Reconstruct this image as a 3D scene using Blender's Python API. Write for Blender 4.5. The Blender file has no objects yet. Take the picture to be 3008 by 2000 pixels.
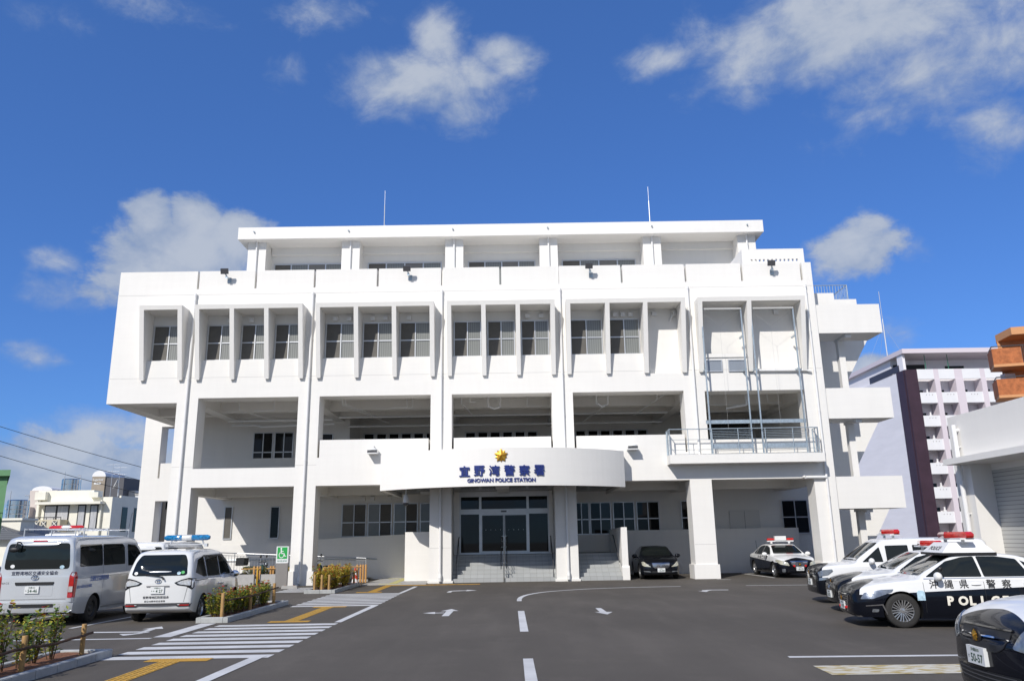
import bpy, bmesh, math, random
from mathutils import Vector, Matrix
from mathutils.bvhtree import BVHTree
random.seed(7)
R = math.radians
SC = bpy.context.scene
COL = SC.collection

# ------------------------------------------------------------------ mesh builder
class MB:
    def __init__(s): s.v = []; s.f = []; s.m = []
    def add(s, vs, fs, m=0):
        n = len(s.v); s.v += [tuple(p) for p in vs]
        for f in fs: s.f.append(tuple(i + n for i in f)); s.m.append(m)
        return s
    def box(s, x0, x1, y0, y1, z0, z1, m=0):
        return s.add([(x0,y0,z0),(x1,y0,z0),(x1,y1,z0),(x0,y1,z0),(x0,y0,z1),(x1,y0,z1),(x1,y1,z1),(x0,y1,z1)],
                     [(0,3,2,1),(4,5,6,7),(0,1,5,4),(1,2,6,5),(2,3,7,6),(3,0,4,7)], m)
    def quad(s, a, b, c, d, m=0): return s.add([a, b, c, d], [(0,1,2,3)], m)
    def prism(s, poly, axis, a, b, m=0):
        # poly: 2-D outline; axis 0 -> (y,z) extruded along x, 1 -> (x,z) along y, 2 -> (x,y) along z
        def P(u, w, t): return (t,u,w) if axis == 0 else ((u,t,w) if axis == 1 else (u,w,t))
        n = len(poly)
        vs = [P(u, w, a) for u, w in poly] + [P(u, w, b) for u, w in poly]
        fs = [tuple(range(n))[::-1], tuple(range(n, 2*n))] + [(i, (i+1) % n, n+(i+1) % n, n+i) for i in range(n)]
        return s.add(vs, fs, m)
    def tube(s, p, q, r, n=8, m=0, r2=None, cap=True):
        p = Vector(p); q = Vector(q); d = q - p
        if d.length < 1e-6: return s
        d.normalize(); u = d.orthogonal().normalized(); w = d.cross(u); r2 = r if r2 is None else r2
        vs = []
        for c, rr in ((p, r), (q, r2)):
            for i in range(n):
                a = 2*math.pi*i/n; vs.append(c + u*math.cos(a)*rr + w*math.sin(a)*rr)
        fs = [(i, (i+1) % n, n+(i+1) % n, n+i) for i in range(n)]
        if cap: fs += [tuple(range(n))[::-1], tuple(range(n, 2*n))]
        return s.add(vs, fs, m)
    def path(s, pts, r, n=8, m=0):
        for a, b in zip(pts, pts[1:]): s.tube(a, b, r, n, m)
        return s
    def lathe(s, prof, c, axis, n=24, m=0):
        # prof: (radius, height along axis) list, c centre, axis vector
        ax = Vector(axis).normalized(); u = ax.orthogonal().normalized(); w = ax.cross(u); c = Vector(c)
        vs = []
        for r, h in prof:
            for i in range(n):
                a = 2*math.pi*i/n; vs.append(c + ax*h + u*math.cos(a)*r + w*math.sin(a)*r)
        fs = []
        for k in range(len(prof)-1):
            for i in range(n):
                fs.append((k*n+i, k*n+(i+1) % n, (k+1)*n+(i+1) % n, (k+1)*n+i))
        return s.add(vs, fs, m)
    def sphere(s, c, r, sx=1, sy=1, sz=1, n=12, k=8, m=0):
        vs = []; fs = []
        for j in range(k+1):
            t = math.pi*j/k
            for i in range(n):
                a = 2*math.pi*i/n
                vs.append((c[0]+r*sx*math.sin(t)*math.cos(a), c[1]+r*sy*math.sin(t)*math.sin(a), c[2]+r*sz*math.cos(t)))
        for j in range(k):
            for i in range(n): fs.append((j*n+i, (j+1)*n+i, (j+1)*n+(i+1) % n, j*n+(i+1) % n))
        return s.add(vs, fs, m)
    def wallgrid(s, xs, zs, solid, y0, y1, m=0):
        # wall standing in x-z with openings: only the outer skin is emitted
        xs = sorted(set(round(x, 4) for x in xs)); zs = sorted(set(round(z, 4) for z in zs))
        nx, nz = len(xs)-1, len(zs)-1
        S = [[solid((xs[i]+xs[i+1])/2, (zs[k]+zs[k+1])/2) for k in range(nz)] for i in range(nx)]
        g = lambda i, k: 0 <= i < nx and 0 <= k < nz and S[i][k]
        for i in range(nx):
            for k in range(nz):
                if not S[i][k]: continue
                a, b, c, d = xs[i], xs[i+1], zs[k], zs[k+1]
                s.quad((a,y0,c),(b,y0,c),(b,y0,d),(a,y0,d), m)
                s.quad((b,y1,c),(a,y1,c),(a,y1,d),(b,y1,d), m)
                if not g(i-1,k): s.quad((a,y1,c),(a,y0,c),(a,y0,d),(a,y1,d), m)
                if not g(i+1,k): s.quad((b,y0,c),(b,y1,c),(b,y1,d),(b,y0,d), m)
                if not g(i,k-1): s.quad((a,y1,c),(b,y1,c),(b,y0,c),(a,y0,c), m)
                if not g(i,k+1): s.quad((a,y0,d),(b,y0,d),(b,y1,d),(a,y1,d), m)
        return s
    def build(s, name, mats, parent=None, smooth=False, world=True, merge=False):
        me = bpy.data.meshes.new(name)
        off = Vector((0,0,0))
        if parent is not None and world:
            p = parent
            while p is not None: off += Vector(p.location); p = p.parent
        me.from_pydata([Vector(v) - off for v in s.v], [], s.f)
        if not isinstance(mats, (list, tuple)): mats = [mats]
        for m in mats: me.materials.append(m)
        if len(mats) > 1: me.polygons.foreach_set('material_index', s.m)
        if merge:
            bm = bmesh.new(); bm.from_mesh(me); bmesh.ops.remove_doubles(bm, verts=bm.verts, dist=1e-4)
            bmesh.ops.recalc_face_normals(bm, faces=bm.faces); bm.to_mesh(me); bm.free()
        if smooth: soft(me)
        me.update()
        o = bpy.data.objects.new(name, me); COL.objects.link(o)
        if parent is not None: o.parent = parent
        return o

def soft(me, ang=40):
    me.polygons.foreach_set('use_smooth', [True]*len(me.polygons))
    try: me.set_sharp_from_angle(angle=R(ang))
    except Exception: pass

def tag(o, label, cat, group=None):
    o['label'] = label; o['category'] = cat
    if group: o['group'] = group
    return o
def thing(name, loc, label, cat, group=None, rz=0):
    o = bpy.data.objects.new(name, None); COL.objects.link(o); o.empty_display_size = .3
    o.location = loc; o.rotation_euler = (0, 0, rz)
    return tag(o, label, cat, group)
def structure(o): o['kind'] = 'structure'; return o
def copy_tree(o, parent=None):
    c = o.copy(); COL.objects.link(c)
    if parent is not None: c.parent = parent
    for ch in list(o.children): copy_tree(ch, c)
    return c

# ------------------------------------------------------------------ materials
def newmat(name):
    m = bpy.data.materials.new(name); m.use_nodes = True
    nt = m.node_tree; b = nt.nodes['Principled BSDF']
    return m, nt, b
def mat(name, col, rough=.6, metal=0, var=0, scale=4, bump=0, bscale=60, coat=0, spec=.5, emit=None, es=1, stretch=None):
    m, nt, b = newmat(name)
    b.inputs['Base Color'].default_value = (*col, 1); b.inputs['Roughness'].default_value = rough
    b.inputs['Metallic'].default_value = metal; b.inputs['Coat Weight'].default_value = coat
    b.inputs['Coat Roughness'].default_value = .03; b.inputs['Specular IOR Level'].default_value = spec
    if emit: b.inputs['Emission Color'].default_value = (*emit, 1); b.inputs['Emission Strength'].default_value = es
    if var or bump:
        tc = nt.nodes.new('ShaderNodeTexCoord'); vec = tc.outputs['Object']
        if stretch:
            mp = nt.nodes.new('ShaderNodeMapping'); mp.inputs['Scale'].default_value = stretch
            nt.links.new(vec, mp.inputs['Vector']); vec = mp.outputs[0]
    if var:
        n = nt.nodes.new('ShaderNodeTexNoise'); n.inputs['Scale'].default_value = scale; n.inputs['Detail'].default_value = 6
        n.inputs['Roughness'].default_value = .65
        nt.links.new(vec, n.inputs['Vector'])
        r = nt.nodes.new('ShaderNodeMapRange'); r.inputs['From Min'].default_value = .3; r.inputs['From Max'].default_value = .7
        r.inputs['To Min'].default_value = 1-var; r.inputs['To Max'].default_value = 1+var
        nt.links.new(n.outputs['Fac'], r.inputs['Value'])
        mx = nt.nodes.new('ShaderNodeMix'); mx.data_type = 'RGBA'; mx.blend_type = 'MULTIPLY'; mx.inputs['Factor'].default_value = 1
        mx.inputs['A'].default_value = (*col, 1)
        nt.links.new(r.outputs[0], mx.inputs['B']); nt.links.new(mx.outputs['Result'], b.inputs['Base Color'])
    if bump:
        n2 = nt.nodes.new('ShaderNodeTexNoise'); n2.inputs['Scale'].default_value = bscale; n2.inputs['Detail'].default_value = 4
        nt.links.new(vec, n2.inputs['Vector'])
        bp = nt.nodes.new('ShaderNodeBump'); bp.inputs['Strength'].default_value = bump; bp.inputs['Distance'].default_value = .02
        nt.links.new(n2.outputs['Fac'], bp.inputs['Height']); nt.links.new(bp.outputs[0], b.inputs['Normal'])
    return m
class N:
    """tiny helper for math-node expressions"""
    def __init__(s, nt): s.nt = nt
    def val(s, x, sock):
        if isinstance(x, (int, float)): sock.default_value = x
        else: s.nt.links.new(x, sock)
    def m(s, op, a, b=0, c=None, clamp=False):
        n = s.nt.nodes.new('ShaderNodeMath'); n.operation = op; n.use_clamp = clamp
        s.val(a, n.inputs[0]); s.val(b, n.inputs[1])
        if c is not None: s.val(c, n.inputs[2])
        return n.outputs[0]
    def dot(s, v, c):
        n = s.nt.nodes.new('ShaderNodeVectorMath'); n.operation = 'DOT_PRODUCT'
        s.nt.links.new(v, n.inputs[0]); n.inputs[1].default_value = c; return n.outputs['Value']
    def noise(s, v, scale, detail=5, rough=.55, dist=0):
        n = s.nt.nodes.new('ShaderNodeTexNoise'); n.inputs['Scale'].default_value = scale; n.inputs['Detail'].default_value = detail
        n.inputs['Roughness'].default_value = rough; n.inputs['Distortion'].default_value = dist
        if v is not None: s.nt.links.new(v, n.inputs['Vector'])
        return n.outputs['Fac']
    def ramp(s, x, a, b, lo=0., hi=1., smooth=True):
        n = s.nt.nodes.new('ShaderNodeMapRange'); n.interpolation_type = 'SMOOTHSTEP' if smooth else 'LINEAR'
        s.val(x, n.inputs['Value']); n.inputs['From Min'].default_value = a; n.inputs['From Max'].default_value = b
        n.inputs['To Min'].default_value = lo; n.inputs['To Max'].default_value = hi; return n.outputs[0]
    def mix(s, f, a, b, blend='MIX'):
        n = s.nt.nodes.new('ShaderNodeMix'); n.data_type = 'RGBA'; n.blend_type = blend
        s.val(f, n.inputs['Factor'])
        for x, k in ((a, 'A'), (b, 'B')):
            if isinstance(x, (tuple, list)): n.inputs[k].default_value = (*x, 1)
            else: s.nt.links.new(x, n.inputs[k])
        return n.outputs['Result']
    def obj(s):
        return s.nt.nodes.new('ShaderNodeTexCoord').outputs['Object']
    def sep(s, v):
        n = s.nt.nodes.new('ShaderNodeSeparateXYZ'); s.nt.links.new(v, n.inputs[0]); return n.outputs

# white rendered wall: faint roller streaks and rain marks
M = {}
m, nt, b = newmat('white_render'); h = N(nt); v = h.obj()
mp = nt.nodes.new('ShaderNodeMapping'); mp.inputs['Scale'].default_value = (.25, .25, 3.2); nt.links.new(v, mp.inputs[0])
mp2 = nt.nodes.new('ShaderNodeMapping'); mp2.inputs['Scale'].default_value = (3.5, 3.5, .35); nt.links.new(v, mp2.inputs[0])
a1 = h.ramp(h.noise(mp.outputs[0], 1.5, 6, .6), .3, .7, -.010, .010)
a2 = h.ramp(h.noise(mp2.outputs[0], 1.0, 5, .6), .35, .8, .006, -.022)
a3 = h.ramp(h.noise(v, .35, 3), .3, .7, -.010, .010)
f = h.m('ADD', h.m('ADD', a1, a2), h.m('ADD', a3, 1))
nt.links.new(h.mix(1, (.80, .78, .738), f, 'MULTIPLY'), b.inputs['Base Color']); b.inputs['Roughness'].default_value = .75
bp = nt.nodes.new('ShaderNodeBump'); bp.inputs['Strength'].default_value = .12; bp.inputs['Distance'].default_value = .01
nt.links.new(h.noise(v, 45, 4), bp.inputs['Height']); nt.links.new(bp.outputs[0], b.inputs['Normal'])
M['white'] = m
# asphalt
m, nt, b = newmat('asphalt'); h = N(nt); v = h.obj()
big = h.ramp(h.noise(v, .18, 5, .6), .3, .7, -.10, .10)
mp = nt.nodes.new('ShaderNodeMapping'); mp.inputs['Scale'].default_value = (.9, .16, 1); mp.inputs['Rotation'].default_value = (0, 0, .25); nt.links.new(v, mp.inputs[0])
tyre = h.m('ADD', h.ramp(h.noise(mp.outputs[0], 1.3, 4, .6), .42, .72, 0, .15), h.ramp(h.noise(v, .75, 7, .75), .52, .70, 0, .16))
vo = nt.nodes.new('ShaderNodeTexVoronoi'); vo.inputs['Scale'].default_value = 95; nt.links.new(v, vo.inputs['Vector'])
sp = h.ramp(vo.outputs['Distance'], .0, .5, .22, -.12)
pale = h.ramp(h.noise(v, 260, 2), .70, .78, 0, .9)
f = h.m('ADD', h.m('ADD', big, tyre), h.m('ADD', h.m('ADD', sp, pale), 1))
nt.links.new(h.mix(1, (.104, .092, .078), f, 'MULTIPLY'), b.inputs['Base Color']); b.inputs['Roughness'].default_value = .85
b.inputs['Specular IOR Level'].default_value = .3
bp = nt.nodes.new('ShaderNodeBump'); bp.inputs['Strength'].default_value = .35; bp.inputs['Distance'].default_value = .01
nt.links.new(vo.outputs['Distance'], bp.inputs['Height']); nt.links.new(bp.outputs[0], b.inputs['Normal'])
M['asphalt'] = m
def worn(name, col, wear=.35, under=(.06,.06,.06)):
    m, nt, b = newmat(name); h = N(nt); v = h.obj()
    w = h.ramp(h.noise(v, 14, 6, .7), .62, .74, 0, wear)
    d = h.ramp(h.noise(v, 1.2, 5, .6), .3, .7, .86, 1.06)
    nt.links.new(h.mix(w, h.mix(1, col, d, 'MULTIPLY'), under), b.inputs['Base Color']); b.inputs['Roughness'].default_value = .7
    return m
M['line'] = worn('road_paint', (.62,.62,.61))
m, nt, b = newmat('faded_paint'); h = N(nt); v = h.obj()
mp = nt.nodes.new('ShaderNodeMapping'); mp.inputs['Scale'].default_value = (1.6, 5, 1); mp.inputs['Rotation'].default_value = (0, 0, .5); nt.links.new(v, mp.inputs[0])
c = h.mix(h.ramp(h.noise(mp.outputs[0], 2.2, 3, .5), .46, .60), (.60,.57,.48), (.42,.31,.10))
nt.links.new(h.mix(h.ramp(h.noise(v, 30, 5, .7), .60, .72, 0, .5), c, (.12,.11,.10)), b.inputs['Base Color']); b.inputs['Roughness'].default_value = .8
M['old_line'] = m
M['tactile'] = worn('tactile_yellow', (.52,.30,.045), .25, (.30,.20,.06))
M['tactile_pale'] = worn('tactile_pale', (.52,.48,.20), .3)
M['concrete'] = mat('concrete', (.42,.41,.39), .85, var=.14, scale=3, bump=.25, bscale=40)
M['kerb'] = mat('kerb_concrete', (.40,.41,.40), .85, var=.14, scale=5, bump=.25, bscale=70)
M['grey_wall'] = mat('grey_coating', (.40,.39,.37), .8, var=.05, scale=2)
M['grey_panel'] = mat('grey_panel', (.24,.225,.21), .55, var=.05, scale=2)
M['soil'] = mat('soil', (.20,.085,.04), .95, var=.4, scale=14, bump=.8, bscale=30)
M['white_paint'] = mat('white_paint', (.78,.78,.765), .4, var=.02)
M['pvc'] = mat('white_pvc', (.78,.775,.76), .35, var=.03, scale=2)
M['alu'] = mat('aluminium', (.62,.63,.64), .38, .6, var=.05, scale=6)
M['steel'] = mat('galvanised_steel', (.42,.49,.54), .42, .55, var=.18, scale=8)
M['stainless'] = mat('stainless', (.62,.61,.58), .18, 1, var=.1, scale=3)
M['chrome'] = mat('chrome', (.82,.83,.85), .08, 1)
M['dark'] = mat('dark_trim', (.012,.012,.013), .5)
M['black_gloss'] = mat('black_gloss', (.008,.008,.009), .12, coat=.6)
M['rubber'] = mat('tyre_rubber', (.022,.021,.020), .8, var=.2, scale=20)
M['grey_dark'] = mat('dark_grey', (.07,.07,.075), .5)
M['blue_letter'] = mat('navy_blue', (.018,.035,.19), .35)
M['gold'] = mat('gold', (.72,.38,.05), .28, .9)
M['navy'] = mat('dark_ink', (.02,.025,.06), .5)
M['ink'] = mat('black_ink', (.02,.02,.022), .5)
M['blue_ink'] = mat('blue_ink', (.05,.14,.45), .5)
M['plate'] = mat('plate_white', (.72,.73,.72), .4)
M['plate_ink'] = mat('plate_green', (.01,.06,.03), .5)
M['green'] = mat('sign_green', (.02,.36,.07), .45)
M['sign_white'] = mat('sign_white', (.78,.79,.78), .45)
M['red_plastic'] = mat('red_plastic', (.50,.015,.012), .4)
M['orange_cone'] = mat('cone_red', (.62,.05,.025), .5, var=.08, scale=6)
M['bamboo'] = mat('bamboo', (.50,.27,.085), .6, var=.25, scale=8, stretch=(1,1,8))
M['log'] = mat('log', (.40,.24,.09), .75, var=.3, scale=7, stretch=(6,6,1))
M['rope'] = mat('rope', (.09,.05,.03), .9, var=.3, scale=40)
M['stair_tile'] = None
m, nt, b = newmat('stair_tile'); h = N(nt); v = h.obj()
br = nt.nodes.new('ShaderNodeTexBrick'); mp = nt.nodes.new('ShaderNodeMapping'); mp.inputs['Rotation'].default_value = (R(90), 0, 0)
nt.links.new(v, mp.inputs[0]); nt.links.new(mp.outputs[0], br.inputs['Vector'])
br.offset = 0; br.inputs['Scale'].default_value = 1; br.inputs['Brick Width'].default_value = .3; br.inputs['Row Height'].default_value = .1757
br.inputs['Mortar Size'].default_value = .006
br.inputs['Color1'].default_value = (.40,.41,.405,1); br.inputs['Color2'].default_value = (.365,.375,.37,1); br.inputs['Mortar'].default_value = (.24,.24,.23,1)
nt.links.new(br.outputs['Color'], b.inputs['Base Color']); b.inputs['Roughness'].default_value = .55
M['stair_tile'] = m
def glass(name, col, rough=.02, spec=.5, coat=1.):
    return mat(name, col, rough, 0, coat=coat, spec=spec)
M['glass'] = glass('window_glass', (.008,.010,.011), spec=.28, coat=.0)
M['glass_dark'] = glass('dark_glass', (.004,.005,.006), spec=.2, coat=0.)
M['car_glass'] = glass('car_glass', (.007,.010,.010), .01, .3, .45)
m, nt, b = newmat('glass_with_blinds'); h = N(nt); x, y, z = h.sep(h.obj())[:3]
st = h.m('FRACT', h.m('MULTIPLY', h.m('ADD', x, y), 9.5))
c = h.mix(h.ramp(st, .25, .6), (.22,.23,.215), (.15,.158,.15))
nt.links.new(c, b.inputs['Base Color']); b.inputs['Roughness'].default_value = .5; b.inputs['Coat Weight'].default_value = 1; b.inputs['Coat Roughness'].default_value = .02
M['blind'] = m
M['screen'] = mat('insect_screen', (.125,.118,.105), .55, var=.1, scale=3, spec=.3)
M['joint'] = mat('panel_joint', (.52,.51,.49), .9)
M['louvre'] = mat('louvre_grey', (.30,.33,.37), .4, .3)
M['line_grey'] = mat('cord_grey', (.45,.45,.44), .7)
M['roller'] = mat('roller_blind', (.17,.16,.14), .5, coat=.7, var=.05)
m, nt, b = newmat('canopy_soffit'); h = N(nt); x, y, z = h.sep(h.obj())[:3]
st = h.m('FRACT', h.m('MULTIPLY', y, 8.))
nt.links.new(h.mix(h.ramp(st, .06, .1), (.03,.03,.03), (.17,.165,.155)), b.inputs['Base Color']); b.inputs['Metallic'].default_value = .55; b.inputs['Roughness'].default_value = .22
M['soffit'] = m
m, nt, b = newmat('shutter_slats'); h = N(nt); x, y, z = h.sep(h.obj())[:3]
st = h.m('FRACT', h.m('MULTIPLY', z, 8.))
nt.links.new(h.mix(h.ramp(st, .10, .16), (.17,.17,.165), (.50,.50,.48)), b.inputs['Base Color']); b.inputs['Roughness'].default_value = .45; b.inputs['Metallic'].default_value = .2
M['shutter'] = m

# ------------------------------------------------------------------ lettering
_tc = {}
def text_mesh(s, size=1., bold=0., ext=0., spacing=1.):
    k = (s, bold, spacing)
    if k not in _tc:
        cu = bpy.data.curves.new('txt', 'FONT'); cu.body = s; cu.size = 1; cu.offset = bold; cu.space_character = spacing
        cu.resolution_u = 3; cu.align_x = 'LEFT'
        o = bpy.data.objects.new('txt', cu); COL.objects.link(o); bpy.context.view_layer.update()
        me = bpy.data.meshes.new_from_object(o.evaluated_get(bpy.context.evaluated_depsgraph_get()))
        vs = [(v.co.x, v.co.y) for v in me.vertices]; fs = [tuple(p.vertices) for p in me.polygons]
        bpy.data.objects.remove(o); bpy.data.meshes.remove(me); bpy.data.curves.remove(cu)
        if vs:
            x0 = min(v[0] for v in vs); x1 = max(v[0] for v in vs); y0 = min(v[1] for v in vs); y1 = max(v[1] for v in vs)
        else: x0 = y0 = 0; x1 = y1 = 1
        _tc[k] = ([((x-x0)/(y1-y0), (y-y0)/(y1-y0)) for x, y in vs], fs, (x1-x0)/(y1-y0))
    vs, fs, w = _tc[k]
    return [(x*size, y*size) for x, y in vs], fs, w*size   # size = ink height, origin lower left
def flat_text(mb, s, org, U, V, height, width=None, bold=0., depth=.0, m=0, center=False):
    """letters laid on the plane org + u*U + v*V, depth along U x V"""
    vs, fs, w = text_mesh(s, height, bold)
    k = (width / w) if width else 1.
    org = Vector(org); U = Vector(U).normalized(); V = Vector(V).normalized(); W = U.cross(V)
    dx = -(w*k)/2 if center else 0
    P = [org + U*(x*k+dx) + V*y + W*depth for x, y in vs]
    mb.add(P, fs, m)
    if depth:
        n = len(P); ec = {}
        for f in fs:
            for a, b in zip(f, f[1:]+f[:1]):
                ec[(a, b)] = 1
        side = [(a, b) for a, b in ec if (b, a) not in ec]
        Q = [p - W*depth for p in P]; base = len(mb.v); mb.add(P + Q, [], m)
        for a, b in side: mb.f.append((base+b, base+a, base+n+a, base+n+b)); mb.m.append(m)
    return w*k
# ------------------------------------------------------------------ camera, light, sky
cam = bpy.data.cameras.new('camera'); co = bpy.data.objects.new('camera', cam); COL.objects.link(co)
cr, cu_, cf = Vector((.999874,-.000075,-.015896)), Vector((.015393,-.245205,.969349)), Vector((.003971,.969471,.245173))
co.matrix_world = Matrix(((cr.x,cu_.x,-cf.x,0),(cr.y,cu_.y,-cf.y,-36.503),(cr.z,cu_.z,-cf.z,1.888),(0,0,0,1)))
cam.sensor_width = 36; cam.lens = 36*2296.35/3008; cam.clip_end = 3000; cam.clip_start = .1
SC.camera = co
sd = Vector((-.57,-1.,.87)).normalized()       # towards the sun
sun = bpy.data.lights.new('sun', 'SUN'); sun.energy = 4.15; sun.angle = R(.53); sun.color = (1,.955,.89)
so = bpy.data.objects.new('sun', sun); COL.objects.link(so); so.location = sd*60
so.rotation_euler = sd.to_track_quat('Z', 'Y').to_euler()
w = bpy.data.worlds.new('World'); SC.world = w; w.use_nodes = True; nt = w.node_tree; h = N(nt)
for n in list(nt.nodes): nt.nodes.remove(n)
out = nt.nodes.new('ShaderNodeOutputWorld')
sky = nt.nodes.new('ShaderNodeTexSky'); sky.sky_type = 'NISHITA'; sky.sun_disc = False
sky.sun_elevation = math.asin(sd.z); sky.sun_rotation = math.atan2(sd.x, sd.y) % (2*math.pi)
sky.air_density = 1.0; sky.dust_density = .2; sky.ozone_density = 2.2; sky.altitude = 50
bg = nt.nodes.new('ShaderNodeBackground'); bg.inputs['Strength'].default_value = .10
tint = h.mix(.33, h.mix(1., sky.outputs[0], (.50,.84,1.44), 'MULTIPLY'), (.78,2.05,5.6)); nt.links.new(tint, bg.inputs['Color'])
D = nt.nodes.new('ShaderNodeTexCoord').outputs['Generated']
PUFFS = {0,1,2,3,4,19,25,27}
blobs = [(-.385,.865,.318,.082,.058,1.5),(-.408,.837,.362,.032,.036,1.3),(-.367,.852,.370,.036,.032,1.3),(-.324,.875,.350,.036,.036,1.3),(-.47,.84,.275,.05,.03,.8),(-.106,.84,.532,.10,.042,1.35),(-.078,.816,.572,.034,.042,1.15),(.003,.826,.560,.046,.026,1.25),(-.035,.838,.542,.04,.03,1.1),(-.055,.86,.508,.042,.028,1.15),(-.171,.822,.543,.045,.028,.75),(-.21,.78,.589,.075,.03,.75),
 (.378,.751,.542,.17,.06,1.5),(.30,.775,.556,.09,.04,.9),(.189,.817,.545,.07,.028,.85),(.297,.814,.499,.055,.024,.9),(.463,.746,.478,.13,.065,1.05),(.519,.747,.416,.055,.048,1.0),(.524,.708,.473,.06,.05,1.05),(.409,.855,.318,.055,.038,1.05),(.462,.832,.306,.03,.022,.7),(-.497,.813,.304,.032,.022,.9),(-.488,.83,.27,.055,.03,.9),(-.518,.831,.203,.034,.022,.9),
 (-.434,.893,.117,.11,.034,1.05),(-.49,.868,.079,.15,.045,1.25),(.443,.869,.22,.032,.022,.7),(.422,.888,.184,.04,.02,1.1),(-.254,.808,.532,.04,.026,.75),(-.362,.742,.564,.09,.024,.68),(-.489,.692,.531,.06,.026,.7),
 # unseen clouds added behind the camera to make the fill light neutral
 (.45,-.8,.4,.6,.35,1.8),(-.3,-.9,.2,.6,.2,1.6),(.9,-.3,.4,.5,.35,1.6),(-.95,-.25,.35,.45,.3,1.5),(.0,-.55,.85,.5,.35,1.4)]
soft_c = None; puff = None
for k_, (x, y, z, a, bb, wt) in enumerate(blobs):
    c = Vector((x,y,z)).normalized(); e1 = c.cross(Vector((0,0,1))).normalized(); e2 = e1.cross(c)
    p = h.m('POWER', h.dot(D, e1/a), 2.); q = h.m('POWER', h.dot(D, e2/bb), 2.)
    f = h.m('POWER', 2.718, h.m('MULTIPLY', h.m('ADD', p, q), -.85))
    f = h.m('MULTIPLY', h.m('MULTIPLY', f, wt), h.m('GREATER_THAN', h.dot(D, c), 0.))
    if k_ in PUFFS: puff = f if puff is None else h.m('MAXIMUM', puff, f)
    else: soft_c = f if soft_c is None else h.m('MAXIMUM', soft_c, f)
mpn = nt.nodes.new('ShaderNodeMapping'); mpn.inputs['Scale'].default_value = (1, 1, 1.4); nt.links.new(D, mpn.inputs[0])
n1 = h.noise(mpn.outputs[0], 11., 10, .60, .35); n2 = h.noise(mpn.outputs[0], 30., 8, .62, .4)
nn = h.m('ADD', h.m('MULTIPLY', n1, .70), h.m('MULTIPLY', n2, .30))
ns = h.m('SUBTRACT', nn, .5)
dens = h.m('ADD', soft_c, h.m('MULTIPLY', ns, 2.25))
cov = h.m('MULTIPLY', h.ramp(dens, .34, 1.30), h.ramp(soft_c, .04, .30))
d2 = h.m('ADD', puff, h.m('MULTIPLY', ns, 2.3))
cov2 = h.m('MULTIPLY', h.ramp(d2, .42, .86), h.ramp(puff, .06, .30))
cov = h.m('MAXIMUM', cov, cov2); dens = h.m('MAXIMUM', dens, d2)
# cloud shading put into the colour: dense parts bright, thin parts blue-grey
sh = h.ramp(h.m('ADD', dens, h.m('MULTIPLY', h.m('SUBTRACT', n1, .5), 2.0)), .35, 1.6)
ccol = h.mix(sh, (3.0,3.8,5.4), (5.0,5.5,6.4))
bg2 = nt.nodes.new('ShaderNodeBackground'); bg2.inputs['Strength'].default_value = .10; nt.links.new(ccol, bg2.inputs['Color'])
ms = nt.nodes.new('ShaderNodeMixShader'); nt.links.new(h.m('MULTIPLY', cov, .92), ms.inputs[0])
nt.links.new(bg.outputs[0], ms.inputs[1]); nt.links.new(bg2.outputs[0], ms.inputs[2]); nt.links.new(ms.outputs[0], out.inputs[0])
SC.view_settings.view_transform = 'Standard'; SC.view_settings.look = 'None'; SC.view_settings.exposure = 0; SC.view_settings.gamma = 1
SC.cycles.max_bounces = 8; SC.cycles.caustics_reflective = False; SC.cycles.caustics_refractive = False
SC.cycles.use_denoising = True

# ------------------------------------------------------------------ ground and paint
g = MB(); g.quad((-900,-300,-.03),(900,-300,-.03),(900,1500,-.03),(-900,1500,-.03))
structure(g.build('ground', mat('town_ground', (.22,.21,.19), .9, var=.2, scale=.05)))
g = MB()
nx, ny = 24, 24
g.quad((-34,-60,0),(30,-60,0),(30,24,0),(-34,24,0))
structure(g.build('parking_lot', M['asphalt']))
def paint(name, polys, mt, z=.004):
    g = MB()
    for p in polys: g.add([(x, y, z) for x, y in p], [tuple(range(len(p)))])
    o = g.build(name, mt); bm = bmesh.new(); bm.from_mesh(o.data)
    for f in bm.faces:
        f.normal_update()
        if f.normal.z < 0: f.normal_flip()
    bmesh.ops.triangulate(bm, faces=bm.faces); bm.to_mesh(o.data); bm.free()
    return structure(o)
def rect(x0, x1, y0, y1): return [(x0,y0),(x1,y0),(x1,y1),(x0,y1)]
def strip(p, q, w, wq=None):
    p = Vector(p); q = Vector(q); d = (q-p).normalized(); n = Vector((-d.y, d.x)); w2 = w if wq is None else wq
    a, b, c, d_ = p+n*w/2, p-n*w/2, q-n*w2/2, q+n*w2/2
    return [tuple(a), tuple(b), tuple(c), tuple(d_)]
ys = [-16.83 - .645*i for i in range(9)]
paint('crosswalk', [rect(-6.98-.004*i, -4.16, y-.37, y) for i, y in enumerate(ys)], M['line'])
ys = [-6.28 - .645*i for i in range(9)]
paint('crosswalk', [rect(-6.7, -4.07, y-.37, y) for y in ys], M['line'])
ys = [-4.4 + .645*i for i in range(5)]
paint('crosswalk', [rect(-9.3, -7.86, y-.36, y) for y in ys], M['line'])
paint('edge_line', [[(-4.30,-16.64),(-4.13,-16.66),(-4.05,-11.86),(-4.24,-11.84)], [(-4.46,-22.15),(-4.24,-22.15),(-4.33,-26),(-4.53,-26)], [(-4.2,-6.28),(-4.06,-6.28),(-3.96,-2.3),(-4.12,-2.3)]], M['line'], .0085)
paint('lane_line', [[(.13,-14.4),(.30,-14.4),(.315,-19.2),(.14,-19.2)], [(.15,-22.98),(.31,-22.98),(.335,-27.5),(.15,-27.5)]], M['line'])
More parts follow.
